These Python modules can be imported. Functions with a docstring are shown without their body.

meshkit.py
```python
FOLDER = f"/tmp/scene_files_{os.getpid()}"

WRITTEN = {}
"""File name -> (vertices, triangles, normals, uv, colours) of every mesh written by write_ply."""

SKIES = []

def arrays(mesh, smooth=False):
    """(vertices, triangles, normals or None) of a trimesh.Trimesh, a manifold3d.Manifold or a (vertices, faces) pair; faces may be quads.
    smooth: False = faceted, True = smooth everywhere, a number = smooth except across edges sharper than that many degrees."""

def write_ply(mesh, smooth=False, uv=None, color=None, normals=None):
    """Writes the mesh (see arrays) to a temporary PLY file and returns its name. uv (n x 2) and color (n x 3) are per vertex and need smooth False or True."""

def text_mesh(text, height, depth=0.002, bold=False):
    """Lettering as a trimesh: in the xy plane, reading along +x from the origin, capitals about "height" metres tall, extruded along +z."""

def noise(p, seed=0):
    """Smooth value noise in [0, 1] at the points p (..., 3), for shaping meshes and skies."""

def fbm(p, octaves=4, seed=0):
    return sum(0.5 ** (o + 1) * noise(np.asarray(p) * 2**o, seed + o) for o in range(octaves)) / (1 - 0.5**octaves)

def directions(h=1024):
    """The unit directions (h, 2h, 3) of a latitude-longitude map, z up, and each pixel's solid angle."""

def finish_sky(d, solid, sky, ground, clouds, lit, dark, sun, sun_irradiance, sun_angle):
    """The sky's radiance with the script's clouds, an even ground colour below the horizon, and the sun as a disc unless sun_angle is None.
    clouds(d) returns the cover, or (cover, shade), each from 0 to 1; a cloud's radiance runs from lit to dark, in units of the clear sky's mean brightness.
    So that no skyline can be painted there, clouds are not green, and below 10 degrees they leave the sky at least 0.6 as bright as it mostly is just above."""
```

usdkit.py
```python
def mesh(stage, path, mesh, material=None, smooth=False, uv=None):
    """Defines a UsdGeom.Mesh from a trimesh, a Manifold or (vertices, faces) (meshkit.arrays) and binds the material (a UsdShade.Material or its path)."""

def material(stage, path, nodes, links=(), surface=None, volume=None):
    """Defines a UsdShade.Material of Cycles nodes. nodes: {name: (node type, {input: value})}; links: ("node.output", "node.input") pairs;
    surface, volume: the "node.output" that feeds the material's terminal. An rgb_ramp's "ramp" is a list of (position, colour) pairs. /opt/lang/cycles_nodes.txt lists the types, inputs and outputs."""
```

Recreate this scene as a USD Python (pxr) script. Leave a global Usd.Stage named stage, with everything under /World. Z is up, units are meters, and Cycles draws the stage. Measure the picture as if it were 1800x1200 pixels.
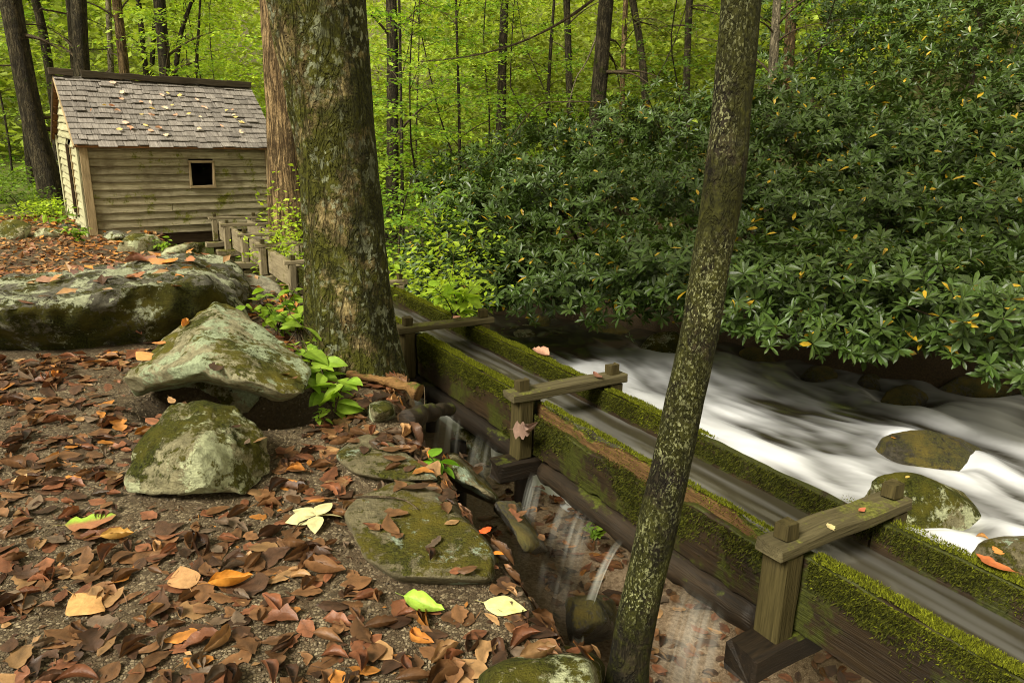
import math
import numpy as np
import trimesh
import manifold3d as m3
import usdkit
from meshkit import noise, fbm
from pxr import Gf, Sdf, Usd, UsdGeom, UsdLux, UsdShade, Vt

stage = Usd.Stage.CreateInMemory()
UsdGeom.SetStageUpAxis(stage, "Z")
UsdGeom.SetStageMetersPerUnit(stage, 1.0)
UsdGeom.Xform.Define(stage, "/World")
UsdGeom.Scope.Define(stage, "/World/Looks")
rng = np.random.default_rng(7)

# ---------------------------------------------------------------- camera
FPX = 1250.0                     # focal length in pixels of the 1800-wide photograph
PITCH, ROLL = math.radians(17.0), math.radians(2.5)
EYE = np.array([0.0, 0.0, 1.6])
FWD = np.array([0, math.cos(PITCH), -math.sin(PITCH)])
_r0, _u0 = np.array([1.0, 0, 0]), np.array([0, math.sin(PITCH), math.cos(PITCH)])
RGT = _r0 * math.cos(ROLL) + _u0 * math.sin(ROLL)
UPV = -_r0 * math.sin(ROLL) + _u0 * math.cos(ROLL)
cam = UsdGeom.Camera.Define(stage, "/World/camera")
cam.CreateHorizontalApertureAttr(36.0)
cam.CreateVerticalApertureAttr(24.0)
cam.CreateFocalLengthAttr(36.0 * FPX / 1800.0)
cam.CreateClippingRangeAttr((0.05, 2000.0))
cam.CreateExposureAttr(2.64)
cam.AddTransformOp().Set(Gf.Matrix4d(*RGT, 0, *UPV, 0, *(-FWD), 0, *EYE, 1))

# ---------------------------------------------------------------- sky and sun
SUN_DIR = np.array([-0.62, -0.62, 0.85]); SUN_DIR /= np.linalg.norm(SUN_DIR)
SUN_EL, SUN_ROT = math.asin(SUN_DIR[2]), math.atan2(SUN_DIR[0], SUN_DIR[1])
sky_mat = usdkit.material(stage, "/World/Looks/sky_overcast", {
    "sky": ("sky_texture", {"sky_type": "single_scattering", "sun_disc": False, "sun_elevation": SUN_EL, "sun_rotation": SUN_ROT}),
    "tc": ("texture_coordinate", {}),
    "noi": ("noise_texture", {"scale": 2.2, "detail": 5.0, "roughness": 0.55}),
    "cov": ("rgb_ramp", {"ramp": [(0.2, (0.88,) * 3), (0.7, (0.99,) * 3)]}),
    "mix": ("mix_color", {"b": (3.7, 3.35, 2.3), "use_clamp": False}),
    "bg": ("background_shader", {"strength": 0.05})},
    [("tc.generated", "noi.vector"), ("noi.fac", "cov.fac"), ("cov.color", "mix.fac"), ("sky.color", "mix.a"), ("mix.result", "bg.color")],
    surface="bg.background")
sky = UsdLux.DomeLight.Define(stage, "/World/sky")
sky.GetPrim().SetCustomDataByKey("kind", "structure")
UsdShade.MaterialBindingAPI.Apply(sky.GetPrim()).Bind(sky_mat)
sun = UsdLux.DistantLight.Define(stage, "/World/sun")
sun.CreateNormalizeAttr(True) if hasattr(sun, "CreateNormalizeAttr") else None
UsdLux.LightAPI(sun.GetPrim()).CreateNormalizeAttr(True)
sun.CreateIntensityAttr(0.40)
sun.CreateAngleAttr(22.0)
sun.CreateColorAttr(Gf.Vec3f(1.0, 0.95, 0.82))
_z = SUN_DIR; _x = np.cross([0, 1, 0.1], _z); _x /= np.linalg.norm(_x); _y = np.cross(_z, _x)
sun.AddTransformOp().Set(Gf.Matrix4d(*_x, 0, *_y, 0, *_z, 0, 0, 0, 30, 1))

# ---------------------------------------------------------------- helpers
def ray(x, y):
    return FWD + (x - 900) / FPX * RGT - (y - 600) / FPX * UPV

def at_d(x, y, d):
    return EYE + ray(x, y) * d

def at_z(x, y, z):
    q = ray(x, y)
    return EYE + q * ((z - EYE[2]) / q[2])

def pix(P):
    v = np.asarray(P) - EYE
    d = v @ FWD
    return 900 + FPX * (v @ RGT) / d, 600 - FPX * (v @ UPV) / d, d

def sstep(a, b, x):
    t = np.clip((np.asarray(x, float) - a) / (b - a), 0, 1)
    return t * t * (3 - 2 * t)

_used = {}
def fresh(parent, name):
    k = _used.get((parent, name), 0)
    _used[(parent, name)] = k + 1
    return f"{parent}/{name}" if k == 0 else f"{parent}/{name}_{k:03d}"

def tag(prim, label=None, cat=None, group=None, kind=None):
    for k, v in (("label", label), ("category", cat), ("group", group), ("kind", kind)):
        if v:
            prim.SetCustomDataByKey(k, v)
    return prim

def set_xf(prim, M):
    if M is not None:
        UsdGeom.Xformable(prim).AddTransformOp().Set(Gf.Matrix4d(*np.asarray(M).T.ravel().tolist()))

def frame(o, X, Y, Z):
    M = np.eye(4)
    M[:3, 0], M[:3, 1], M[:3, 2], M[:3, 3] = X, Y, Z, o
    return M

def thing(name, label, cat, group=None, M=None):
    p = UsdGeom.Xform.Define(stage, fresh("/World", name)).GetPrim()
    set_xf(p, M)
    return tag(p, label, cat, group)

def geo(name, mesh, mat, parent=None, smooth=False, col=None, M=None, **kw):
    par = "/World" if parent is None else str(parent.GetPath())
    m = usdkit.mesh(stage, fresh(par, name), mesh, mat, smooth=smooth)
    if col is not None:
        UsdGeom.PrimvarsAPI(m).CreatePrimvar("lcol", Sdf.ValueTypeNames.Color3fArray, "vertex").Set(Vt.Vec3fArray.FromNumpy(np.ascontiguousarray(col, np.float32)))
    set_xf(m.GetPrim(), M)
    tag(m.GetPrim(), **kw)
    return m.GetPrim()

class Nodes:
    """A small builder for node materials: n(type, input=value or "node.output") returns the node's name."""
    def __init__(self):
        self.nodes, self.links = {}, []
    def __call__(self, kind, **kw):
        name = f"n{len(self.nodes)}"
        vals = {}
        for k, v in kw.items():
            if isinstance(v, str) and v[:1] == "n" and "." in v and v.split(".")[0] in self.nodes:
                self.links.append((v, f"{name}.{k}"))
            else:
                vals[k] = v
        self.nodes[name] = (kind, vals)
        return name
    def ramp(self, fac, stops):
        return self("rgb_ramp", fac=fac, ramp=stops) + ".color"
    def mask(self, fac, a, b):
        return self("map_range", value=fac, from_min=a, from_max=b, to_min=0.0, to_max=1.0, clamp=True) + ".result"
    def mul(self, a, b):
        return self("math", math_type="multiply", value1=a, value2=b) + ".value"
    def add(self, a, b):
        return self("math", math_type="add", value1=a, value2=b) + ".value"
    def mixc(self, fac, a, b, t="mix"):
        return self("mix_color", blend_type=t, fac=fac, a=a, b=b) + ".result"
    def noise(self, vec, scale, detail=4.0, rough=0.55, dist=0.0):
        return self("noise_texture", vector=vec, scale=scale, detail=detail, roughness=rough, distortion=dist) + ".fac"
    def make(self, name, surface):
        return usdkit.material(stage, f"/World/Looks/{name}", self.nodes, self.links, surface=surface)

def up_mask(n, a, b):
    g = n("geometry")
    s = n("separate_xyz", vector=g + ".normal")
    return n.mask(s + ".z", a, b)

# ---------------------------------------------------------------- materials
def mat_bark(name, c0, c1, moss=0.3, lichen=0.3, scale=1.0, mosscol=(0.055, 0.065, 0.008), bump=0.03, lich=(0.30, 0.32, 0.2), fiss=0.5, plate=0.2, ls=1.0, side=0.0):
    n = Nodes()
    pos = n("geometry") + ".position"
    st = n("mapping", vector=pos, scale=(1, 1, plate)) + ".vector"
    big = n.noise(pos, 3.5 * scale, 6.0, 0.62, 0.4)
    fi = n.noise(st, 13 * scale, 5.0, 0.62, 0.8)
    ridge = n("math", math_type="absolute", value1=n.add(n.mul(fi, 2.0), -1.0)) + ".value"
    crack = n.mask(ridge, 0.13, 0.0)
    fine = n.noise(n("mapping", vector=pos, scale=(1, 1, 0.45)) + ".vector", 60 * scale, 4.0, 0.7)
    base = n.mixc(n.mask(big, 0.36, 0.64), c0, c1)
    base = n.mixc(n.mask(fine, 0.38, 0.72), base, tuple(0.38 * x for x in c0))
    base = n.mixc(n.mul(crack, fiss), base, tuple(0.22 * x for x in c0))
    mm = n.mask(n.add(n.add(n.noise(pos, 2.6, 6.0, 0.65), n.mul(n.add(n.noise(pos, 33.0, 4.0, 0.7), -0.5), 0.3)), moss - 0.5), 0.47, 0.55)
    base = n.mixc(mm, base, n.mixc(n.mask(n.noise(pos, 80.0, 3.0, 0.7), 0.3, 0.7), tuple(0.2 * x for x in mosscol), mosscol))
    if side:   # thicker moss on the damp side that faces the stream
        nx_ = n("separate_xyz", vector=n("geometry") + ".normal") + ".x"
        mm2 = n.mask(n.add(n.noise(pos, 4.2, 6.0, 0.7), n.mul(n.mask(nx_, -0.1, 0.9), side)), 0.56, 0.68)
        base = n.mixc(mm2, base, n.mixc(n.mask(n.noise(pos, 60.0, 3.0, 0.7), 0.35, 0.7), (0.012, 0.012, 0.004), (0.055, 0.055, 0.008)))
    zone = n.mask(n.add(n.noise(pos, 3.9, 4.0, 0.6), lichen - 0.5), 0.40, 0.62)
    sp = n.noise(n("mapping", vector=pos, scale=(1, 1, 0.7)) + ".vector", 30.0 * scale * ls, 4.0, 0.55)
    sp2 = n.noise(n("mapping", vector=pos, scale=(1, 1, 0.7)) + ".vector", 9.0 * scale * ls, 6.0, 0.7)
    lm = n("math", math_type="maximum", value1=n.mul(n.mask(sp, 0.555, 0.59), zone), value2=n.mul(n.mask(sp2, 0.595, 0.62), zone)) + ".value"
    base = n.mixc(lm, base, n.mixc(n.noise(pos, 40.0, 3.0, 0.7), lich, tuple(0.5 * x for x in lich)))
    h = n.add(n.mul(crack, -1.0), n.add(n.mul(fine, 0.7), n.add(n.mul(big, 0.8), n.mul(mm, 0.4))))
    b = n("bump", height=h, strength=1.0, distance=bump)
    s = n("principled_bsdf", base_color=base, roughness=0.8, normal=b + ".normal", specular_ior_level=0.12)
    return n.make(name, s + ".BSDF")

def mat_rock(name, c0, c1, moss=0.5, lichen=0.5, wet=False, mosscol=(0.075, 0.08, 0.012), up=True, lich=(0.36, 0.43, 0.30), sc=1.0, side=0.0):
    n = Nodes()
    pos = n("geometry") + ".position"
    a = n.noise(pos, 3.0 * sc, 6.0, 0.62, 0.3)
    f = n.noise(pos, 34.0 * sc, 5.0, 0.68)
    st = n("mapping", vector=pos, scale=(0.6, 2.2, 5.0), rotation=(0.5, 0.3, 0.2)) + ".vector"
    layer = n.noise(st, 6.0 * sc, 5.0, 0.6)
    base = n.mixc(n.mask(a, 0.34, 0.66), c0, c1)
    base = n.mixc(n.mul(n.mask(layer, 0.45, 0.62), 0.45), base, tuple(0.5 * x for x in c0))
    base = n.mixc(n.mask(f, 0.4, 0.8), base, tuple(0.42 * x for x in c0))
    base = n.mixc(n.mask(n.noise(pos, 15.0 * sc, 5.0, 0.7), 0.5, 0.66), base, tuple(0.55 * x for x in c0))
    # crusty pale lichen
    ln = n.add(n.noise(pos, 4.2 * sc, 3.0, 0.5), n.mul(n.add(n.noise(pos, 38.0, 4.0, 0.75), -0.5), 0.45))
    lm = n.mask(n.add(ln, lichen - 0.5), 0.51, 0.545)
    lc = n.mixc(n.mask(n.noise(pos, 55.0, 3.0, 0.7), 0.35, 0.65), lich, tuple(0.62 * x for x in lich))
    base = n.mixc(lm, base, lc)
    # moss
    mn = n.add(n.noise(pos, 2.8 * sc, 6.0, 0.66), n.mul(n.add(n.noise(pos, 24.0, 5.0, 0.75), -0.5), 0.7))
    if up:
        mn = n.add(mn, n.mul(up_mask(n, -0.5, 0.9), 0.16))
    if side:
        mn = n.add(mn, n.mul(up_mask(n, 0.45, -0.05), side))
    mm = n.mask(n.add(mn, moss - 0.58), 0.48, 0.56)
    mc = n.mixc(n.mask(n.noise(pos, 70.0, 4.0, 0.75), 0.36, 0.64), tuple(0.12 * x for x in mosscol), mosscol)
    mc = n.mixc(n.mask(n.noise(pos, 5.0, 3.0), 0.4, 0.7), mc, (mosscol[0] * 1.5, mosscol[1] * 1.2, mosscol[2]))
    base = n.mixc(mm, base, mc)
    h = n.add(n.add(n.mul(f, 0.8), n.mul(n.noise(pos, 110.0, 4.0, 0.75), 1.0)), n.add(n.mul(layer, 0.8), n.add(n.mul(mm, 0.4), n.mul(lm, 0.15))))
    b = n("bump", height=h, strength=1.0, distance=0.03)
    rough = n("map_range", value=mm, from_min=0.0, from_max=1.0, to_min=0.28 if wet else 0.72, to_max=0.9) + ".result"
    s = n("principled_bsdf", base_color=base, roughness=rough, normal=b + ".normal", specular_ior_level=0.5 if wet else 0.14)
    return n.make(name, s + ".BSDF")

def mat_wood(name, c0, c1, moss=0.0, wet=False, grain=1.0, mosscol=(0.07, 0.08, 0.01), dark=(0.03, 0.02, 0.012), stain=0.4, vary=0.3, low=0.0):
    """Weathered plank; the grain runs along the mesh's own x axis."""
    n = Nodes()
    ob = n("texture_coordinate") + ".object"
    inf = n("object_info")
    off = n("combine_xyz", x=n.mul(inf + ".random", 37.0), y=n.mul(inf + ".random", 11.0), z=n.mul(inf + ".random", 23.0)) + ".vector"
    vec = n("vector_math", math_type="add", vector1=ob, vector2=off) + ".vector"
    st = n("mapping", vector=vec, scale=(0.9, 14, 14)) + ".vector"
    g = n.noise(st, 3.0 * grain, 6.0, 0.6, 0.6)
    g2 = n.noise(n("mapping", vector=vec, scale=(1.5, 45, 45)) + ".vector", 4.0 * grain, 4.0, 0.6)
    base = n.mixc(n.mask(g, 0.3, 0.7), c0, c1)
    base = n.mixc(n.mul(n.mask(g2, 0.5, 0.75), 0.6), base, tuple(0.4 * x for x in c0))
    pos = n("geometry") + ".position"
    base = n.mixc(n.mul(n.mask(n.noise(pos, 2.6, 5.0, 0.6), 0.5, 0.68), stain), base, dark)
    if low:   # lap shadow painted as a dark band along a board's lower edge
        zz = n("separate_xyz", vector=ob) + ".z"
        base = n.mixc(n.mul(n.mask(n.add(zz, n.mul(n.add(g, -0.5), 0.10)), low, low * 0.2), 0.75), base, dark)
    v = n("map_range", value=inf + ".random", from_min=0.0, from_max=1.0, to_min=1 - vary, to_max=1 + vary) + ".result"
    base = n("hsv", color=base, value=v) + ".color"
    if moss > 0:
        mn = n.add(n.noise(pos, 3.3, 5.0, 0.62), n.mul(n.add(n.noise(pos, 30.0, 4.0, 0.7), -0.5), 0.4))
        mm = n.mask(n.add(n.add(mn, moss - 0.5), n.mul(up_mask(n, 0.2, 0.9), 0.12)), 0.48, 0.56)
        mc = n.mixc(n.mask(n.noise(pos, 75.0, 3.0, 0.7), 0.3, 0.72), tuple(0.25 * x for x in mosscol), mosscol)
        base = n.mixc(mm, base, mc)
    h = n.add(n.mul(g, 0.7), n.mul(g2, 0.6))
    b = n("bump", height=h, strength=0.7, distance=0.012)
    s = n("principled_bsdf", base_color=base, roughness=0.55 if wet else 0.8, normal=b + ".normal", specular_ior_level=0.2 if wet else 0.1)
    return n.make(name, s + ".BSDF")

def mat_leaf(name, rough=0.45, trans=0.35, tint=(1.25, 1.25, 0.7), spec=0.4, veins=0.0):
    n = Nodes()
    c = n("attribute", attribute="lcol") + ".color"
    pos = n("geometry") + ".position"
    v = n("map_range", value=n.noise(pos, 30.0, 3.0, 0.6), from_min=0.25, from_max=0.75, to_min=0.7, to_max=1.25) + ".result"
    c = n("hsv", color=c, value=v) + ".color"
    kw = {}
    if veins:
        kw["normal"] = n("bump", height=n.noise(pos, 90.0, 4.0, 0.7), strength=0.5, distance=0.006) + ".normal"
    s = n("principled_bsdf", base_color=c, roughness=rough, specular_ior_level=spec, **kw)
    if trans > 0:
        t = n("translucent_bsdf", color=n.mixc(1.0, c, tint, "multiply"))
        s = n("mix_closure", fac=trans, closure1=s + ".BSDF", closure2=t + ".BSDF")
        return n.make(name, s + ".closure")
    return n.make(name, s + ".BSDF")

M_LEAF = mat_leaf("green_leaf", 0.5, 0.48, spec=0.2)
M_RHODO = mat_leaf("rhododendron_leaf", 0.40, 0.15, spec=0.34)
M_LITTER = mat_leaf("fallen_leaf", 0.40, 0.12, (1.2, 1.0, 0.7), 0.28, veins=1.0)
M_MOSS = mat_leaf("moss_tuft", 0.8, 0.35, (1.2, 1.2, 0.6), 0.1)
M_BARK_BIG = mat_bark("bark_mossy_big", (0.12, 0.085, 0.032), (0.33, 0.26, 0.115), moss=0.55, lichen=0.47, scale=0.9, plate=0.35, fiss=0.6, mosscol=(0.075, 0.075, 0.008), side=0.22)
M_BARK_FRONT = mat_bark("bark_lichen_front", (0.009, 0.007, 0.004), (0.030, 0.023, 0.010), moss=0.56, lichen=0.47, scale=2.0, ls=2.3, side=0.10, bump=0.006, lich=(0.21, 0.215, 0.10), plate=0.4, mosscol=(0.030, 0.030, 0.004))
M_BARK_TAN = mat_bark("bark_tan", (0.15, 0.095, 0.042), (0.32, 0.22, 0.105), moss=0.30, lichen=0.2, scale=1.3, plate=0.10, fiss=0.75)
M_BARK_DARK = mat_bark("bark_dark", (0.03, 0.024, 0.013), (0.085, 0.068, 0.036), moss=0.36, lichen=0.3, scale=1.3, plate=0.15)
M_BARK_PALE = mat_bark("bark_pale", (0.17, 0.14, 0.09), (0.32, 0.27, 0.17), moss=0.3, lichen=0.3, scale=1.2)
M_TWIG = mat_bark("bark_twig", (0.05, 0.036, 0.02), (0.11, 0.08, 0.045), moss=0.2, lichen=0.1, scale=2.0, bump=0.003)
M_ROCK_BIG = mat_rock("rock_boulder", (0.12, 0.11, 0.08), (0.22, 0.205, 0.145), moss=0.575, lichen=0.495, lich=(0.44, 0.46, 0.29), mosscol=(0.058, 0.062, 0.009), up=False, side=0.13)
M_ROCK_PALE = mat_rock("rock_pale", (0.34, 0.30, 0.165), (0.50, 0.46, 0.28), moss=0.42, lichen=0.52, lich=(0.46, 0.53, 0.32), mosscol=(0.10, 0.105, 0.015))
M_ROCK_MOSS = mat_rock("rock_mossy", (0.26, 0.23, 0.12), (0.44, 0.40, 0.23), moss=0.485, lichen=0.525, lich=(0.50, 0.52, 0.30), mosscol=(0.075, 0.08, 0.009))
M_ROCK_SLAB = mat_rock("rock_slab", (0.19, 0.16, 0.085), (0.28, 0.24, 0.135), moss=0.43, lichen=0.40, mosscol=(0.09, 0.09, 0.012))
M_ROCK_WET = mat_rock("rock_wet", (0.045, 0.038, 0.026), (0.10, 0.085, 0.055), moss=0.52, lichen=0.3, wet=True, mosscol=(0.10, 0.09, 0.008))
M_SIDING = mat_wood("siding", (0.20, 0.168, 0.10), (0.38, 0.335, 0.215), moss=0.41, stain=0.7, vary=0.2, low=0.03, mosscol=(0.22, 0.22, 0.04), dark=(0.10, 0.075, 0.04))
M_SIDING_G = mat_wood("siding_gable", (0.24, 0.23, 0.13), (0.38, 0.36, 0.22), moss=0.22, stain=0.25, vary=0.12, low=0.03, mosscol=(0.26, 0.28, 0.06), dark=(0.14, 0.12, 0.07))
M_SHINGLE = mat_wood("shingle", (0.10, 0.086, 0.073), (0.24, 0.215, 0.188), moss=0.0, stain=0.35, vary=0.26, dark=(0.07, 0.055, 0.045))
M_TRIM = mat_wood("trim_board", (0.26, 0.19, 0.10), (0.38, 0.29, 0.165), moss=0.22, stain=0.3, vary=0.1, mosscol=(0.2, 0.2, 0.04))
M_DARKWOOD = mat_wood("dark_plank", (0.05, 0.034, 0.02), (0.11, 0.075, 0.045), moss=0.2, stain=0.5)
M_RIDGE = mat_wood("ridge_plank", (0.035, 0.028, 0.018), (0.08, 0.062, 0.04), moss=0.3, stain=0.5)
M_REDWOOD = mat_wood("under_roof_plank", (0.16, 0.075, 0.03), (0.26, 0.13, 0.055), stain=0.4)
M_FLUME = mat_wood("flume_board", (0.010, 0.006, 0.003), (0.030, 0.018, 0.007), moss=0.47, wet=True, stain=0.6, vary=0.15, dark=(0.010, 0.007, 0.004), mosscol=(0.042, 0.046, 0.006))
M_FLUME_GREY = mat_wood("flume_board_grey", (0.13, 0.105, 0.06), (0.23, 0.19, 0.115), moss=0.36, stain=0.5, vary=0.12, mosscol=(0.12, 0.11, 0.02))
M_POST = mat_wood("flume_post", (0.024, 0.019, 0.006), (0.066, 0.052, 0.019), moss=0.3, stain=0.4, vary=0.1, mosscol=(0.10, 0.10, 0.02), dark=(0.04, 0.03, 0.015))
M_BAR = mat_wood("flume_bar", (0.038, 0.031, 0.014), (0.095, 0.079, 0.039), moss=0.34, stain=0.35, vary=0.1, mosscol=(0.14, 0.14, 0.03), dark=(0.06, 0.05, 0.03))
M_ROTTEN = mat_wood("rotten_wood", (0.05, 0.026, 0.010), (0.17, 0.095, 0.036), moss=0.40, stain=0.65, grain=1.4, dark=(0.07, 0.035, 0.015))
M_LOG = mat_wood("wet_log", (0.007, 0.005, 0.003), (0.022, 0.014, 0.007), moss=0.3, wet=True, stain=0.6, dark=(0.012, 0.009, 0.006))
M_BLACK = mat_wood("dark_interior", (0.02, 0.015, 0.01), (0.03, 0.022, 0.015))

def mat_ground():
    n = Nodes()
    pos = n("geometry") + ".position"
    a = n.noise(pos, 1.3, 6.0, 0.6, 0.3)
    f = n.noise(pos, 45.0, 5.0, 0.7)
    vo = n("voronoi_texture", vector=pos, scale=95.0, randomness=1.0)
    peb = n("voronoi_texture", vector=pos, scale=95.0, feature="distance_to_edge", randomness=1.0) + ".distance"
    sel = n("separate_color", color=vo + ".color") + ".r"
    base = n.mixc(n.mask(a, 0.35, 0.65), (0.055, 0.034, 0.017), (0.09, 0.062, 0.033))
    pc = n.ramp(sel, [(0, (0.04, 0.028, 0.015)), (0.4, (0.085, 0.062, 0.034)), (0.75, (0.15, 0.115, 0.066)), (1.0, (0.26, 0.21, 0.13))])
    base = n.mixc(n.mul(n.mask(peb, 0.0, 0.09), n.mask(n.noise(pos, 7.0, 4.0, 0.6), 0.3, 0.5)), base, pc)
    base = n.mixc(n.mul(n.mask(f, 0.45, 0.75), 0.5), base, (0.045, 0.030, 0.018))
    dp = n("attribute", attribute="lcol")
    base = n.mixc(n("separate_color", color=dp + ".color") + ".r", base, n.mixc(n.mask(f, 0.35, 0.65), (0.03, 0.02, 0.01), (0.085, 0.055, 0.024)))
    base = n.mixc(n("separate_color", color=dp + ".color") + ".g", base, n.mixc(n.mask(f, 0.35, 0.65), (0.05, 0.07, 0.012), (0.15, 0.17, 0.035)))
    base = n.mixc(n("separate_color", color=dp + ".color") + ".b", base, n.mixc(n.mask(f, 0.35, 0.65), (0.13, 0.085, 0.048), (0.32, 0.235, 0.15)))
    h = n.add(n.mul(n.mask(peb, 0.0, 0.12), 0.7), n.add(n.mul(f, 0.7), n.mul(a, 0.3)))
    b = n("bump", height=h, strength=0.9, distance=0.012)
    wetr = n("map_range", value=n("separate_color", color=dp + ".color") + ".b", from_min=0.0, from_max=1.0, to_min=0.62, to_max=0.22) + ".result"
    s = n("principled_bsdf", base_color=base, roughness=wetr, normal=b + ".normal", specular_ior_level=0.2)
    return n.make("ground", s + ".BSDF")
M_GROUND = mat_ground()

def mat_stream():
    n = Nodes()
    foam = n("separate_color", color=n("attribute", attribute="lcol") + ".color") + ".r"
    w = n("principled_bsdf", base_color=(0.030, 0.026, 0.016), roughness=0.16, specular_ior_level=0.5)
    f = n("principled_bsdf", base_color=(0.60, 0.605, 0.62), roughness=0.5, subsurface_weight=0.0, specular_ior_level=0.3)
    s = n("mix_closure", fac=foam, closure1=w + ".BSDF", closure2=f + ".BSDF")
    return n.make("stream_water", s + ".closure")
M_STREAM = mat_stream()

def mat_fall():
    n = Nodes()
    a = n("attribute", attribute="lcol") + ".color"
    al = n("separate_color", color=a) + ".r"
    d = n("principled_bsdf", base_color=(0.46, 0.46, 0.40), roughness=1.0, specular_ior_level=0.0)
    t = n("transparent_bsdf", color=(1, 1, 1))
    s = n("mix_closure", fac=al, closure1=t + ".BSDF", closure2=d + ".BSDF")
    return n.make("falling_water", s + ".closure")
M_FALL = mat_fall()

# ---------------------------------------------------------------- flume axis and terrain
A = at_d(1410, 960, 2.5)
B = at_d(375, 381, 12.4)
TDIR = (B - A) / np.linalg.norm(B - A)
T2 = TDIR[:2] / np.linalg.norm(TDIR[:2])
S2 = np.array([T2[1], -T2[0]])

def ts(x, y):
    dx, dy = np.asarray(x, float) - A[0], np.asarray(y, float) - A[1]
    return dx * T2[0] + dy * T2[1], dx * S2[0] + dy * S2[1]

def xy(t, s):
    return A[0] + T2[0] * np.asarray(t) + S2[0] * np.asarray(s), A[1] + T2[1] * np.asarray(t) + S2[1] * np.asarray(s)

def water_level(t):
    return np.interp(t, [-6, -2, 0.2, 1.2, 2.6, 3.4, 5.0, 8, 20], [-0.80, -0.88, -0.98, -1.06, -1.16, -1.26, -1.36, -1.5, -1.8])

# far shore of the stream: pixels of the waterline in the photograph, solved on the falling water level
_far = []
for px, py in [(860, 553), (960, 556), (1100, 575), (1300, 612), (1450, 650), (1600, 672), (1800, 690), (2100, 705)]:
    z = -0.9
    for _ in range(12):
        P = at_z(px, py, z)
        z = float(water_level(ts(P[0], P[1])[0]))
    _far.append(ts(P[0], P[1]))
_far = np.array(sorted(_far))
def far_shore(t):
    return np.interp(t, np.r_[-8, _far[:, 0], 14, 30], np.r_[_far[0, 1] + 4, _far[:, 1], 3.0, 5.0])

def near_shore(t):
    return np.interp(t, [-6, 0, 1.5, 2.6, 4.0, 14], [1.55, 1.45, 1.30, 1.0, 0.95, 1.0])

def bank_edge(t):
    return np.interp(t, [-3, -0.5, 0.1, 1.1, 2.3, 3.0, 5, 8, 9.5, 14, 20], [-1.15, -1.05, -0.93, -0.80, -0.52, -0.32, -0.42, -0.5, -0.9, -0.9, -0.5])

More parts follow.
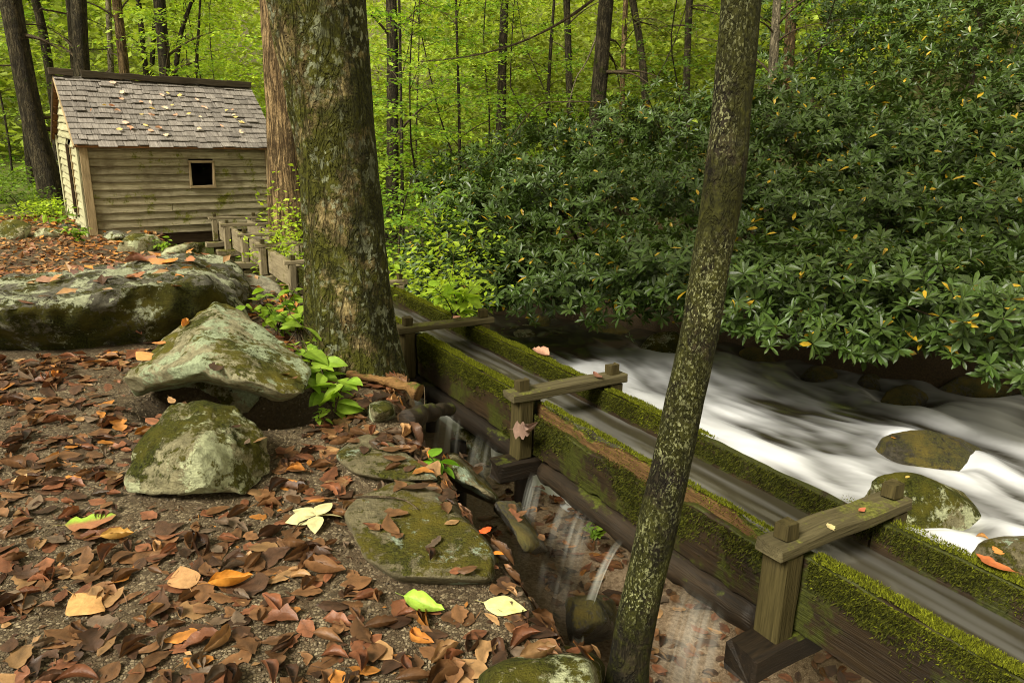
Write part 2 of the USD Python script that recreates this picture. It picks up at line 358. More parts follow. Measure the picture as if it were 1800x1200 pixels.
HOLLOW = at_z(420, 705, 0.0)
def ground(x, y, fine=True):
    x, y = np.asarray(x, float), np.asarray(y, float)
    t, s = ts(x, y)
    p = np.stack([x, y, 0 * x], -1)
    trail = -0.42 * sstep(3.5, 10.0, t) - 0.02 * np.clip(-s - 2, 0, 6) + 0.5 * sstep(14, 40, t) * 1.0
    wl = water_level(t)
    eb = bank_edge(t) + 0.16 * (noise(p * 2.3, 3) - 0.5)
    drop = sstep(eb, eb + 0.30, s)
    gully = np.minimum(-0.92, wl + 0.08) + 0.12 * (noise(p * 1.7, 5) - 0.5)
    z = trail * (1 - drop) + gully * drop
    ns, fs = near_shore(t), far_shore(t)
    z = z - 0.30 * np.exp(-(((x - HOLLOW[0]) / 0.50) ** 2 + ((y - HOLLOW[1]) / 0.30) ** 2) ** 2)
    z = z * (1 - sstep(ns - 0.25, ns + 0.45, s)) + (wl - 0.45) * sstep(ns - 0.25, ns + 0.45, s)
    dd = s - fs
    hill = wl + 0.12 + 0.42 * np.clip(dd, 0, 40) * (0.75 + 0.25 * sstep(6, -3, t)) + 0.25 * sstep(0.0, 0.8, dd)
    hill = np.where(t > 6, hill - 0.02 * np.clip(t - 6, 0, 30) * np.clip(dd, 0, 10), hill)
    k = sstep(-0.5, 0.25, dd)
    z = z * (1 - k) + hill * k
    r = np.hypot(x, y)
    z = z + sstep(24, 70, r) * (0.25 * np.clip(r - 24, 0, 90)) * sstep(-10, 10, y)
    z = z + 0.10 * (fbm(p * 0.8, 3, 11) - 0.5) * sstep(1.0, 4.0, r)
    if fine:
        z = z + 0.035 * (fbm(p * 5.0, 3, 21) - 0.5)
    return z

def axis_lines(lo, a, b, hi, fine, grow):
    mid = np.arange(a, b, fine)
    out, st = [b], fine
    while out[-1] < hi:
        st *= grow
        out.append(out[-1] + st)
    low, st = [a - fine], fine
    while low[-1] > lo:
        st *= grow
        low.append(low[-1] - st)
    return np.array(low[::-1] + list(mid) + out)

gx = axis_lines(-170, -4.2, 3.2, 170, 0.035, 1.07)
gy = axis_lines(-60, 1.0, 7.0, 190, 0.035, 1.07)
GX, GY = np.meshgrid(gx, gy, indexing="ij")
GZ = ground(GX, GY)
idx = np.arange(GX.size).reshape(GX.shape)
gf = np.stack([idx[:-1, :-1].ravel(), idx[1:, :-1].ravel(), idx[1:, 1:].ravel(), idx[:-1, 1:].ravel()], 1)
gt, gs = ts(GX.ravel(), GY.ravel())
damp = np.maximum(sstep(bank_edge(gt), bank_edge(gt) + 0.4, gs), np.exp(-(((GX.ravel() - HOLLOW[0]) / 0.55) ** 2 + ((GY.ravel() - HOLLOW[1]) / 0.38) ** 2) ** 2))  # damp bank soil; around the hollow, the slab's shade painted dark
green = sstep(12, 20, np.hypot(GX.ravel(), GY.ravel())) * 0.85 * (1 - sstep(0, 1, gs - far_shore(gt)) * 0.6)
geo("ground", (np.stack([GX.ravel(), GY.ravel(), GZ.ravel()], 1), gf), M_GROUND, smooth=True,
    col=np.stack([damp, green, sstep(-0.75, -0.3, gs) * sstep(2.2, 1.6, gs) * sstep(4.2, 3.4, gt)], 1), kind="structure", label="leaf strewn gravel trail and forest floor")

# ---------------------------------------------------------------- rocks (their tops are kept for laying leaves on)
ROCKTOP = {}
CELL = 0.03
def remember(v):
    ij = np.floor(v[:, :2] / CELL).astype(int)
    for (i, j), z in zip(map(tuple, ij), v[:, 2]):
        if z > ROCKTOP.get((i, j), -9):
            ROCKTOP[(i, j)] = z
def top_z(x, y):
    g = ground(x, y)
    r = np.array([ROCKTOP.get((int(math.floor(a / CELL)), int(math.floor(b / CELL))), -9) for a, b in zip(np.ravel(x), np.ravel(y))])
    return np.maximum(g, r), r > g + 0.01

def rock(name, label, pts, mat, edge=0.05, amp=0.05, freq=2.5, smooth=6, seed=1, group=None, cat="rock", cut=None, flat=0.0):
    m = m3.Manifold.hull_points(np.asarray(pts, np.float64))
    if cut is not None:
        m = m - cut
    m = m.refine_to_length(edge)
    me = m.to_mesh()
    tm = trimesh.Trimesh(me.vert_properties[:, :3].astype(float), me.tri_verts, process=True)
    trimesh.smoothing.filter_laplacian(tm, lamb=0.5, iterations=smooth)
    v = tm.vertices
    n = tm.vertex_normals
    d = (fbm(v * freq + seed * 7.3, 5, seed) - 0.5) * 2 * amp + (np.abs(fbm(v * freq * 2.2 - seed, 3, seed + 4) - 0.5) - 0.1) * -amp * 0.9
    d = d + amp * 0.55 * (fbm(v * freq * 5 + seed, 3, seed + 9) - 0.5)
    v = v + n * d[:, None]
    tm = trimesh.Trimesh(v, tm.faces, process=False)
    remember(v)
    return geo(name, tm, mat, smooth=45, label=label, cat=cat, group=group)

def pd(*rows):
    return np.array([at_d(*r) for r in rows])

def pz(z, *rows):
    return np.array([at_z(x, y, z) for x, y in rows])

rock("boulder", "huge lichen and moss covered boulder at the left edge of the trail",
     np.vstack([pd((-260, 555, 4.5), (0, 545, 4.5), (130, 506, 4.7), (270, 496, 4.85), (350, 488, 5.05), (402, 528, 5.2),
                   (-240, 520, 6.2), (120, 495, 6.2), (240, 460, 6.8), (330, 450, 7.0), (405, 466, 6.8), (446, 505, 6.2), (440, 570, 5.5),
                   (0, 600, 4.72), (150, 590, 4.85), (-250, 600, 4.7), (300, 560, 5.05), (0, 660, 5.15), (200, 652, 5.2)),
                pz(-0.4, (-250, 640), (0, 650), (200, 650), (390, 630)), pz(-0.5, (0, 600), (300, 590), (430, 540), (150, 520))]), M_ROCK_BIG, edge=0.035, amp=0.14, freq=1.9, smooth=3, seed=3)
rock("boulder", "smooth pale rounded rock between the huge boulder and the flume",
     np.vstack([pd((408, 500, 6.6), (425, 486, 6.9), (470, 490, 6.9), (497, 512, 6.7), (500, 545, 6.5), (455, 560, 6.3), (415, 560, 6.3)), pz(-0.6, (420, 520), (490, 520))]),
     mat_rock("rock_cream", (0.30, 0.27, 0.18), (0.40, 0.36, 0.25), moss=0.36, lichen=0.4), edge=0.05, amp=0.04, freq=2.0, seed=5)
rock("boulder", "pale slanting slab rock with a black hollow under it",
     pd((378, 527, 4.25), (345, 548, 4.15), (312, 588, 3.95), (225, 648, 3.75), (214, 664, 3.72), (228, 688, 3.82), (290, 650, 3.55), (355, 636, 3.45), (440, 668, 3.42), (500, 694, 3.5), (536, 690, 3.62),
        (546, 655, 3.9), (505, 600, 4.15), (445, 562, 4.3), (418, 545, 4.35),
        (400, 740, 4.75), (270, 715, 4.5), (400, 640, 4.9)), M_ROCK_PALE, edge=0.018, amp=0.04, freq=3.2, smooth=1, seed=8, cut=m3.Manifold.hull_points(pd((190, 716, 3.1), (242, 690, 3.1), (300, 658, 3.1), (356, 648, 3.1), (440, 678, 3.1), (515, 704, 3.1), (620, 752, 3.1), (620, 900, 3.1), (190, 900, 3.1), (200, 716, 4.25), (262, 688, 4.3), (355, 668, 4.4), (440, 690, 4.4), (512, 714, 4.3), (590, 738, 4.3), (590, 900, 4.3), (190, 900, 4.3))))
rock("boulder", "blocky rock half olive moss and half pale lichen in front of the slanting slab",
     np.vstack([pd((300, 712, 3.32), (352, 703, 3.34), (412, 712, 3.4), (468, 770, 3.38), (476, 832, 3.3), (432, 868, 3.12), (345, 792, 2.98), (360, 858, 2.98), (300, 868, 3.0),
                   (228, 862, 3.06), (222, 845, 3.08), (256, 765, 3.2)), pz(-0.1, (250, 840), (450, 840), (400, 760), (280, 770))]), M_ROCK_MOSS, edge=0.016, amp=0.04, freq=4.5, smooth=0, seed=11)
rock("flat_rock", "flat mossy slab set in the trail by the bank edge",
     np.vstack([pz(0.085, (604, 905), (640, 866), (700, 842), (772, 872), (868, 972)), pz(0.07, (640, 985), (700, 1018), (790, 1020), (862, 1020)), pz(-0.15, (604, 920), (650, 1000), (700, 1040), (800, 1050), (875, 1040), (880, 980), (780, 860))]),
     M_ROCK_SLAB, edge=0.025, amp=0.022, freq=3.0, smooth=4, seed=14)
rock("flat_rock", "grey slab under leaves between the blocky rock and the big trunk",
     np.vstack([pz(0.055, (586, 806), (610, 780), (655, 765), (715, 800), (775, 850), (700, 850), (625, 838)), pz(-0.2, (586, 820), (620, 850), (700, 865), (780, 860), (660, 760))]),
     M_ROCK_SLAB, edge=0.03, amp=0.02, freq=3.0, smooth=4, seed=17)
rock("boulder", "small rock with a green moss cap near the leaking end of the board",
     np.vstack([pz(0.10, (648, 722), (680, 716), (690, 735), (660, 742)), pz(-0.1, (630, 735), (655, 775), (700, 765), (700, 730))]), M_ROCK_MOSS, edge=0.025, amp=0.02, seed=19)
rock("boulder", "mossy rock cut off by the bottom edge of the photo beside the slim trunk",
     np.vstack([pz(0.10, (850, 1195), (905, 1172), (1000, 1160), (1040, 1175), (1040, 1230), (870, 1250)), pz(-0.15, (820, 1215), (900, 1160), (1020, 1145), (1065, 1175), (1060, 1260), (840, 1290))]),
     M_ROCK_MOSS, edge=0.022, amp=0.02, freq=5, seed=23)
bank = [("grey angular bank rock right below the first broad leak", [(765, 832, .0), (795, 806, .02), (838, 850, -.08), (870, 885, -.12)], [(760, 845), (880, 895), (845, 840), (800, 800)], -.65, M_ROCK_SLAB),
        ("dark wet bank rock with water running over it", [(868, 890, -.08), (905, 895, -.16), (950, 965, -.2), (925, 975, -.1)], [(868, 900), (935, 985), (965, 975), (915, 890)], -.75, M_ROCK_WET),
        ("low dark wet stone at the foot of the bank by the slim trunk", [(1000, 1060, -.50), (1045, 1050, -.52), (1070, 1100, -.58), (1010, 1120, -.5)], [(990, 1060), (1080, 1060), (1090, 1130), (1000, 1140)], -.9, M_ROCK_WET)]
for k, (lab, tops, lows, zl, mt) in enumerate(bank):
    rock("bank_rock", lab, np.vstack([[at_z(a, b, c) for a, b, c in tops], pz(zl, *lows)]), mt, edge=0.03, amp=0.035, freq=3.5, smooth=4, seed=31 + k)
rock("boulder", "pale streaked boulder seen behind the broad leak under the flume",
     pd((795, 770, 4.9), (830, 755, 5.0), (868, 790, 5.1), (872, 850, 4.9), (830, 880, 4.7), (795, 860, 4.7), (830, 800, 5.7)), M_ROCK_SLAB, edge=0.04, amp=0.04, seed=41)

def wz(px, py, dz=0.0):
    z = -0.9
    for _ in range(12):
        P = at_z(px, py, z)
        z = float(water_level(ts(P[0], P[1])[0])) + dz
    return at_z(px, py, z)
river_rocks = [
    ("big rounded moss topped rock in the white water behind the nearest crossbar", [(1512, 880), (1560, 925), (1640, 945), (1740, 925), (1700, 870)], [(1530, 838, .30), (1590, 826, .34), (1650, 850, .34), (1700, 885, .22)], M_ROCK_MOSS),
    ("long low olive rock awash in the rapids", [(1530, 800), (1600, 828), (1700, 830), (1745, 800), (1650, 775), (1560, 770)], [(1545, 772, .16), (1620, 757, .22), (1690, 775, .17)], M_ROCK_WET),
    ("lichen speckled rock at the right edge beyond the flume", [(1690, 990), (1760, 1060), (1860, 1080), (1900, 960), (1780, 950)], [(1720, 952, .25), (1780, 945, .3), (1850, 960, .3)], M_ROCK_SLAB),
    ("small mossy rock half hidden behind the slim trunk", [(1120, 618), (1160, 625), (1215, 625), (1200, 590)], [(1140, 590, .15), (1185, 583, .2)], M_ROCK_MOSS),
    ("low moss capped stone at the near end of the dark pool", [(880, 588), (920, 598), (965, 592), (930, 580)], [(900, 577, .06), (935, 574, .08)], M_ROCK_MOSS),
    ("grey pointed stone standing in the dark pool", [(925, 578), (960, 580), (985, 570), (960, 560)], [(950, 546, .2), (965, 544, .22)], M_ROCK_WET),
    ("black wet stone splitting the small cascade under the leaves", [(1500, 690), (1530, 700), (1555, 685), (1530, 660)], [(1515, 668, .12), (1540, 665, .1)], M_ROCK_WET),
    ("dark flat stone just above the small cascade", [(1540, 715), (1590, 722), (1640, 705), (1590, 680)], [(1555, 690, .1), (1600, 684, .12)], M_ROCK_WET),
    ("dark shore stone under the overhanging leaves at the right", [(1640, 690), (1720, 700), (1800, 700), (1740, 660)], [(1670, 668, .12), (1740, 662, .2)], M_ROCK_WET),
    ("brown shore stone in shade left of the small cascade", [(1400, 668), (1450, 682), (1490, 672), (1440, 645)], [(1420, 650, .1), (1460, 650, .12)], M_ROCK_WET),
    ("shadowed shore stone just right of the slim trunk", [(1290, 628), (1330, 640), (1390, 640), (1340, 610)], [(1310, 612, .12), (1350, 612, .15)], M_ROCK_WET),
    ("brown stone on the far shore left of the slim trunk", [(1030, 585), (1080, 592), (1120, 586), (1070, 565)], [(1050, 570, .08), (1085, 568, .1)], M_ROCK_WET),
    ("rounded dark stone at the foot of the leafy bank above the pool", [(1180, 605), (1230, 610), (1260, 600), (1220, 580)], [(1200, 588, .1), (1230, 586, .12)], M_ROCK_WET)]
RIVROCK = []
for k, (lab, base, tops, mt) in enumerate(river_rocks):
    b0 = np.array([wz(x, y, -.02) for x, y in base])
    lo = b0.copy(); lo[:, 2] -= 0.35
    tp = np.array([wz(x, y, 0.0) for x, y, _ in tops])
    c = b0.mean(0)
    tp = np.array([at_z(x, y, c[2] + h) for x, y, h in tops])
    rock("river_rock", lab, np.vstack([b0, lo, tp]), mt, edge=0.045, amp=0.035, freq=2.5, smooth=7, seed=51 + k)
    RIVROCK.append((c, np.linalg.norm(b0[:, :2] - c[:2], axis=1).mean()))
mill_stones = [("round grey stone left of the mill's corner", (95, 422, 10.6), .28), ("low grey stone beside the mill's corner", (122, 412, 11.2), .25), ("mossy flat stone before the mill's dark underside", (245, 440, 10.2), .42),
               ("small stone half buried before the mill wall", (205, 432, 10.5), .25), ("flat trail stone at the far left", (25, 418, 11.0), .45), ("stone under the mill's front left corner", (170, 416, 11.9), .22), ("long low stone by the mill's dark underside", (330, 455, 9.6), .4)]
for k, (lab, (a, b, c), r) in enumerate(mill_stones):
    P = at_d(a, b, c); P[2] = float(ground(P[0], P[1])) + r * 0.12
    q = np.random.default_rng(k).normal(size=(14, 3)); q /= np.linalg.norm(q, axis=1)[:, None]
    rock("boulder", lab, P + q * np.array([r, r * 0.8, r * 0.5]), M_ROCK_BIG if k % 2 else M_ROCK_MOSS, edge=0.05, amp=0.03, freq=3, smooth=5, seed=70 + k)

# ---------------------------------------------------------------- stream
tt = np.arange(-4.0, 16.0, 0.05)
ss = np.arange(0.55, 13.0, 0.05)
TG, SG = np.meshgrid(tt, ss, indexing="ij")
fs, ns = far_shore(TG), near_shore(TG)
keep_w = (SG < fs + 0.35)
u = (SG - ns) / (fs - ns)
wp = np.stack([TG * 0.55, SG * 1.9, 0 * TG], -1)
warp = SG + 0.5 * (fbm(np.stack([TG * 0.5, SG * 0.5, 0 * TG], -1), 3, 5) - 0.5) - 0.15 * TG
st1 = fbm(np.stack([TG * 0.6, warp * 2.6, 0 * TG + 3], -1), 4, 6)
st2 = fbm(np.stack([TG * 1.1, warp * 9.0, 0 * TG + 9], -1), 3, 16)
lump = fbm(np.stack([TG * 1.1, warp * 1.4, 0 * TG], -1), 3, 8)
WZ = water_level(TG) + 0.15 * (lump - 0.5) + 0.11 * (st1 - 0.5) + 0.018 * (st2 - 0.5)
# a little cascade on the far side and standing waves
casc = sstep(0.62, 0.82, u) * sstep(2.6, 1.7, TG)
WZ = WZ + 0.13 * casc
cu = np.interp(TG, [-4, 0, 1.0, 2.0, 3.0, 4.0, 6], [0.40, 0.42, 0.46, 0.50, 0.52, 0.50, 0.45])
core = np.exp(-((u - cu) / 0.35) ** 2) * sstep(7.2, 5.0, TG) * sstep(-5, -2, TG)
foam = np.clip(core * 1.12 + (st1 - 0.5) * 2.4 + (lump - 0.5) * 1.8 + (st2 - 0.5) * 0.8 - 0.24, 0, 1)
edgec = np.exp(-((TG - 2.1 - 0.35 * np.sin(SG * 2)) / 0.35) ** 2) * sstep(0.6, 0.75, u) * sstep(1.02, 0.9, u)
foam = np.maximum(foam, np.clip(edgec * 0.8 + (st2 - 0.5), 0, 1))
calm = sstep(5.4, 6.8, TG) * 0.9
foam = foam * (1 - calm) * sstep(1.02, 0.80, u + 0.25 * (lump - 0.5))
X, Y = xy(TG, SG)
for c, r in RIVROCK:
    d = np.hypot(X - c[0], Y - c[1])
    WZ = WZ + 0.03 * np.exp(-((d - r) / 0.2) ** 2) - 0.08 * sstep(r, r * 0.5, d)
    foam = np.maximum(foam, 0.30 * np.exp(-((d - r * 1.1) / 0.12) ** 2) * sstep(5, 3, TG))
wi = np.arange(TG.size).reshape(TG.shape)
ok = keep_w[:-1, :-1]
wf = np.stack([wi[:-1, :-1][ok], wi[1:, :-1][ok], wi[1:, 1:][ok], wi[:-1, 1:][ok]], 1)[:, ::-1]
wv = np.stack([X.ravel(), Y.ravel(), WZ.ravel()], 1)
used, inv = np.unique(wf, return_inverse=True)
geo("stream", (wv[used], inv.reshape(wf.shape)), M_STREAM, smooth=True, col=np.repeat(foam.ravel()[used][:, None], 3, 1), kind="structure", label="silky white rapids and dark pools of the stream")

# ---------------------------------------------------------------- general shapes
def tube(pts, radii, nr=10, amp=0.0, seed=0, flare=None, freq=3.0, cap=True):
    p = np.asarray(pts, float)
    n = len(p)
    t = np.gradient(p, axis=0); t /= np.linalg.norm(t, axis=1, keepdims=True) + 1e-12
    a = np.cross(t, np.where(np.abs(t[:, 2:]) < 0.9, [[0, 0, 1.0]], [[1.0, 0, 0]])); a /= np.linalg.norm(a, axis=1, keepdims=True) + 1e-12
    b = np.cross(t, a)
    ang = np.arange(nr) * 2 * np.pi / nr
    r = np.broadcast_to(np.asarray(radii, float), (n,))[:, None] * np.ones(nr)[None]
    dirs = np.cos(ang)[None, :, None] * a[:, None] + np.sin(ang)[None, :, None] * b[:, None]
    if flare is not None:
        r = r * flare(np.arange(n)[:, None] / (n - 1), np.arctan2(dirs[..., 1], dirs[..., 0]), p[:, None, 2])
    v = p[:, None] + dirs * r[..., None]
    if amp:
        q = v * np.array([1, 1, 0.4]) * freq
        v = v + dirs * ((fbm(q, 4, seed) - 0.5) * 2 * amp)[..., None]
    i, j = np.meshgrid(np.arange(n - 1), np.arange(nr), indexing="ij")
    q = np.stack([i * nr + j, i * nr + (j + 1) % nr, (i + 1) * nr + (j + 1) % nr, (i + 1) * nr + j], -1).reshape(-1, 4)
    f = np.vstack([q[:, [0, 1, 2]], q[:, [0, 2, 3]]])
    v = v.reshape(-1, 3)
    if cap:
        v = np.vstack([v, p[:1], p[-1:]])
        j = np.arange(nr)
        f = np.vstack([f, np.stack([0 * j + n * nr, (j + 1) % nr, j], 1), np.stack([0 * j + n * nr + 1, (n - 1) * nr + j, (n - 1) * nr + (j + 1) % nr], 1)])
    return v, f

def join(parts):
    vs, fs, k = [], [], 0
    for v, f in parts:
        vs.append(v); fs.append(np.asarray(f) + k); k += len(v)
    return np.vstack(vs), np.vstack(fs)

def smooth_path(pts, n):
    p = np.asarray(pts, float)
    d = np.r_[0, np.cumsum(np.linalg.norm(np.diff(p, axis=0), axis=1))]
    from scipy.interpolate import PchipInterpolator
    return PchipInterpolator(d, p)(np.linspace(0, d[-1], n))

def plank(L, H, W, seed=0, nx=14, wob=0.006, chip=0.0, bev=0.006, taper=0.0):
    """A board along x from 0 to L, W thick along y (centred), H high from z = 0, with uneven edges and a soft bevel."""
    r = np.random.default_rng(seed)
    x = np.linspace(0, L, nx)
    ring = np.array([(-W / 2 + bev, 0), (W / 2 - bev, 0), (W / 2, bev), (W / 2, H - bev), (W / 2 - bev, H), (-W / 2 + bev, H), (-W / 2, H - bev), (-W / 2, bev)])
    up = ring[:, 1] > H / 2
    v = np.zeros((nx, 8, 3))
    v[..., 0] = x[:, None]
    v[..., 1:] = ring[None]
    wt, wb, wy = (r.normal(0, wob, nx) for _ in range(3))
    wt = np.convolve(wt, [.25, .5, .25], "same"); wb = np.convolve(wb, [.25, .5, .25], "same")
    ch = chip * np.clip(7 * (fbm(np.stack([x * 3.1 + seed, 0 * x, 0 * x], -1), 4, seed) - 0.38), 0, 3) if chip else np.zeros(nx)
    v[..., 2] += np.where(up[None], (wt - ch)[:, None], wb[:, None])
    v[..., 1] += (np.convolve(wy, [.25, .5, .25], "same") * 0.7)[:, None]
    v[0, :, 0] += r.normal(0, wob, 8); v[-1, :, 0] += r.normal(0, wob, 8)
    i, j = np.meshgrid(np.arange(nx - 1), np.arange(8), indexing="ij")
    q = np.stack([i * 8 + j, (i + 1) * 8 + j, (i + 1) * 8 + (j + 1) % 8, i * 8 + (j + 1) % 8], -1).reshape(-1, 4)
    f = np.vstack([q[:, [0, 1, 2]], q[:, [0, 2, 3]]])
    e = [(0, k, k + 1) for k in range(1, 7)] + [((nx - 1) * 8, (nx - 1) * 8 + k + 1, (nx - 1) * 8 + k) for k in range(1, 7)]
    f = np.vstack([f, e])[:, ::-1]
    return v.reshape(-1, 3), f

def scatter(tv, tf, pos, Fr, size):
    """Copies of a template (tv, tf) at pos with frames Fr (N,3,3; columns are the template's x, y, z)."""
    tv, tf = np.asarray(tv, float), np.asarray(tf)
    size = np.asarray(size, float)
    sv = tv[None] * (size[:, None, None] if size.ndim == 1 else size[:, None, :])
    v = np.einsum("nij,nkj->nki", Fr, sv) + pos[:, None]
    f = tf[None] + (np.arange(len(pos)) * len(tv))[:, None, None]
    return v.reshape(-1, 3), f.reshape(-1, 3)

def frames(normal, r, heading=None):
    n = normal / np.linalg.norm(normal, axis=1, keepdims=True)
    h = r.normal(size=n.shape) if heading is None else heading
    x = h - n * (h * n).sum(1, keepdims=True); x /= np.linalg.norm(x, axis=1, keepdims=True) + 1e-9
    y = np.cross(n, x)
    return np.stack([x, y, n], -1)

# leaf templates (unit length along +x)
OVAL_V = np.array([(0, 0, 0), (.45, .27, .05), (.5, 0, -.03), (.45, -.27, .05), (1, 0, -.06)])
OVAL_F = np.array([(0, 2, 1), (0, 3, 2), (1, 2, 4), (2, 3, 4)])
RH_V = np.array([(0.04, 0, 0), (.35, .105, .035), (.38, 0, .0), (.35, -.105, .035), (.72, .125, .02), (.74, 0, -.015), (.72, -.125, .02), (1, 0, -.07)])
RH_F = np.array([(0, 2, 1), (0, 3, 2), (1, 2, 5), (1, 5, 4), (2, 3, 6), (2, 6, 5), (4, 5, 7), (5, 6, 7)])
# ---------------------------------------------------------------- the mill
P0 = at_d(163, 415, 11.6)
UX = np.array([0.78, 0.62, 0]); UX[:2] = np.array([[1, 0], [0, 1]]) @ UX[:2]
_ang = math.atan2(0.62, 0.78)
# the photograph's camera frame is not turned, so picture-space directions are world directions
UX = np.array([math.cos(_ang), math.sin(_ang), 0]); VX = np.array([-UX[1], UX[0], 0]); ZV = np.array([0, 0, 1.0])
def on_wall(px, py):
    """(along, height) where a pixel's ray meets the mill's front wall."""
    q = ray(px, py)
    k = ((P0 - EYE) @ -VX) / (q @ -VX)
    P = EYE + q * k
    return (P - P0) @ UX, P[2] - P0[2]
def on_gable(px, py):
    q = ray(px, py)
    k = ((P0 - EYE) @ UX) / (q @ UX)
    P = EYE + q * k
    return (P - P0) @ VX, P[2] - P0[2]
MW = on_wall(475, 330)[0]
MG = 2.55
HW = on_wall(149, 240)[1] * 0.5 + on_wall(472, 262)[1] * 0.5
mill = thing("mill_house", "small weathered clapboard mill house with wood shingle roof", "mill", M=frame(P0, UX, VX, ZV))
RISE = 0.97
wx0, wz1 = on_wall(334, 286); wx1, wz0 = on_wall(374, 325)
NB = 12
EXPO = HW / NB
for k in range(NB):
    z0 = k * EXPO
    spans = [(0.06, MW - 0.06)]
    if z0 < wz1 - 0.02 and z0 + EXPO > wz0 + 0.02:
        spans = [(0.06, wx0 - 0.03), (wx1 + 0.03, MW - 0.06)]
    elif k in (3, 7):
        c = MW * (0.42 + 0.1 * (k % 3)); spans = [(0.06, c - 0.004), (c + 0.004, MW - 0.06)]
    for a, b in spans:
        tilt = 0.22
        Mx = frame(np.array([a, -0.028 - 0.004 * (k % 2), z0 - 0.012]), np.array([1.0, 0, 0]), np.array([0, math.cos(tilt), math.sin(tilt)]), np.array([0, -math.sin(tilt) * -1, math.cos(tilt)]))
        geo("clapboard", plank(b - a, EXPO * 1.2, 0.034, seed=100 + k, nx=18, wob=0.006), M_SIDING, mill, smooth=30, M=Mx)
# gable clapboards (local: along v at u = 0, outward is -u)
dv0 = on_gable(128, 330)[0]; dv1 = on_gable(118, 330)[0]
dz0, dz1 = 0.22, HW * 0.93
DV = (0.92, 1.42)
NG = int((HW + RISE) / EXPO)
for k in range(NG):
    z0 = k * EXPO
    zt = z0 + EXPO * 0.6
    inset = 0 if zt < HW else (zt - HW) / RISE * MG / 2
    a0, b0 = 0.07 + inset, MG - 0.07 - inset
    if b0 - a0 < 0.15:
        continue
    spans = [(a0, b0)]
    if z0 + EXPO > dz0 and z0 < dz1:
        spans = [(a0, DV[0]), (DV[1], b0)]
    for a, b in spans:
        tilt = 0.22
        Mx = frame(np.array([-0.028 - 0.003 * (k % 2), b, z0 - 0.012]), np.array([0, -1.0, 0]), np.array([math.cos(tilt), 0, math.sin(tilt)]), np.array([math.sin(tilt), 0, math.cos(tilt)]))
        Mx[:3, 1] = np.cross(Mx[:3, 2], Mx[:3, 0])
        geo("clapboard", plank(b - a, EXPO * 1.2, 0.034, seed=200 + k, nx=12, wob=0.006), M_SIDING_G, mill, smooth=30, M=Mx)
def mbox(name, lo, hi, mat, parent, axis="x", **kw):
    """An upright or level board given by its corners in the mill's frame, grain along AXIS."""
    lo, hi = np.minimum(lo, hi).astype(float), np.maximum(lo, hi).astype(float)
    d = hi - lo
    if axis == "x":
        return geo(name, plank(d[0], d[2], d[1], seed=int(abs(lo.sum()) * 977) % 9999, nx=8, wob=0.003), mat, parent, smooth=30, M=frame(np.array([lo[0], (lo[1] + hi[1]) / 2, lo[2]]), [1, 0, 0], [0, 1, 0], [0, 0, 1]), **kw)
    if axis == "y":
        return geo(name, plank(d[1], d[2], d[0], seed=int(abs(lo.sum()) * 977) % 9999, nx=8, wob=0.003), mat, parent, smooth=30, M=frame(np.array([(lo[0] + hi[0]) / 2, lo[1], lo[2]]), [0, 1, 0], [-1, 0, 0], [0, 0, 1]), **kw)
    return geo(name, plank(d[2], d[0], d[1], seed=int(abs(lo.sum()) * 977) % 9999, nx=8, wob=0.003), mat, parent, smooth=30, M=frame(np.array([hi[0], (lo[1] + hi[1]) / 2, lo[2]]), [0, 0, 1], [0, 1, 0], [-1, 0, 0]), **kw)
mbox("corner_board", (-0.045, -0.075, -0.06), (0.075, -0.02, HW), M_TRIM, mill, "z")
mbox("corner_board", (MW - 0.07, -0.075, -0.03), (MW + 0.03, -0.02, HW), M_TRIM, mill, "z")
mbox("corner_board", (-0.085, -0.07, -0.06), (-0.046, 0.085, HW), M_SIDING_G, mill, "z")
mbox("corner_board", (-0.06, MG - 0.08, -0.06), (-0.03, MG + 0.02, HW), M_SIDING_G, mill, "z")
# window with a black opening
win = geo("window", plank(wx1 - wx0 + 0.08, 0.05, 0.06, 5, nx=4), M_TRIM, mill, smooth=30, M=frame(np.array([wx0 - 0.04, -0.045, wz0 - 0.05]), [1, 0, 0], [0, 1, 0], [0, 0, 1]))
for a in (wx0 - 0.04, wx1):
    geo("jamb", plank(wz1 - wz0, 0.04, 0.06, 6, nx=4), M_TRIM, win, smooth=30, M=frame(np.array([a + 0.04 - (wx0 - 0.04), 0, 0.05]), [0, 0, 1], [0, 1, 0], [-1, 0, 0]))
geo("lintel", plank(wx1 - wx0 + 0.08, 0.04, 0.06, 7, nx=4), M_TRIM, win, smooth=30, M=frame(np.array([0, 0, 0.05 + wz1 - wz0]), [1, 0, 0], [0, 1, 0], [0, 0, 1]))
# door of one dark upright plank, set back, in a pale frame
door = mbox("door", (0.0, DV[0] + 0.03, dz0), (0.03, DV[1] - 0.03, dz1), M_DARKWOOD, mill, "y")
mbox("door_frame", (-0.05, DV[0], dz0), (-0.02, DV[0] + 0.05, dz1), M_TRIM, mill, "y")
mbox("door_frame", (-0.05, DV[1] - 0.05, dz0), (-0.02, DV[1], dz1), M_DARKWOOD, mill, "y")
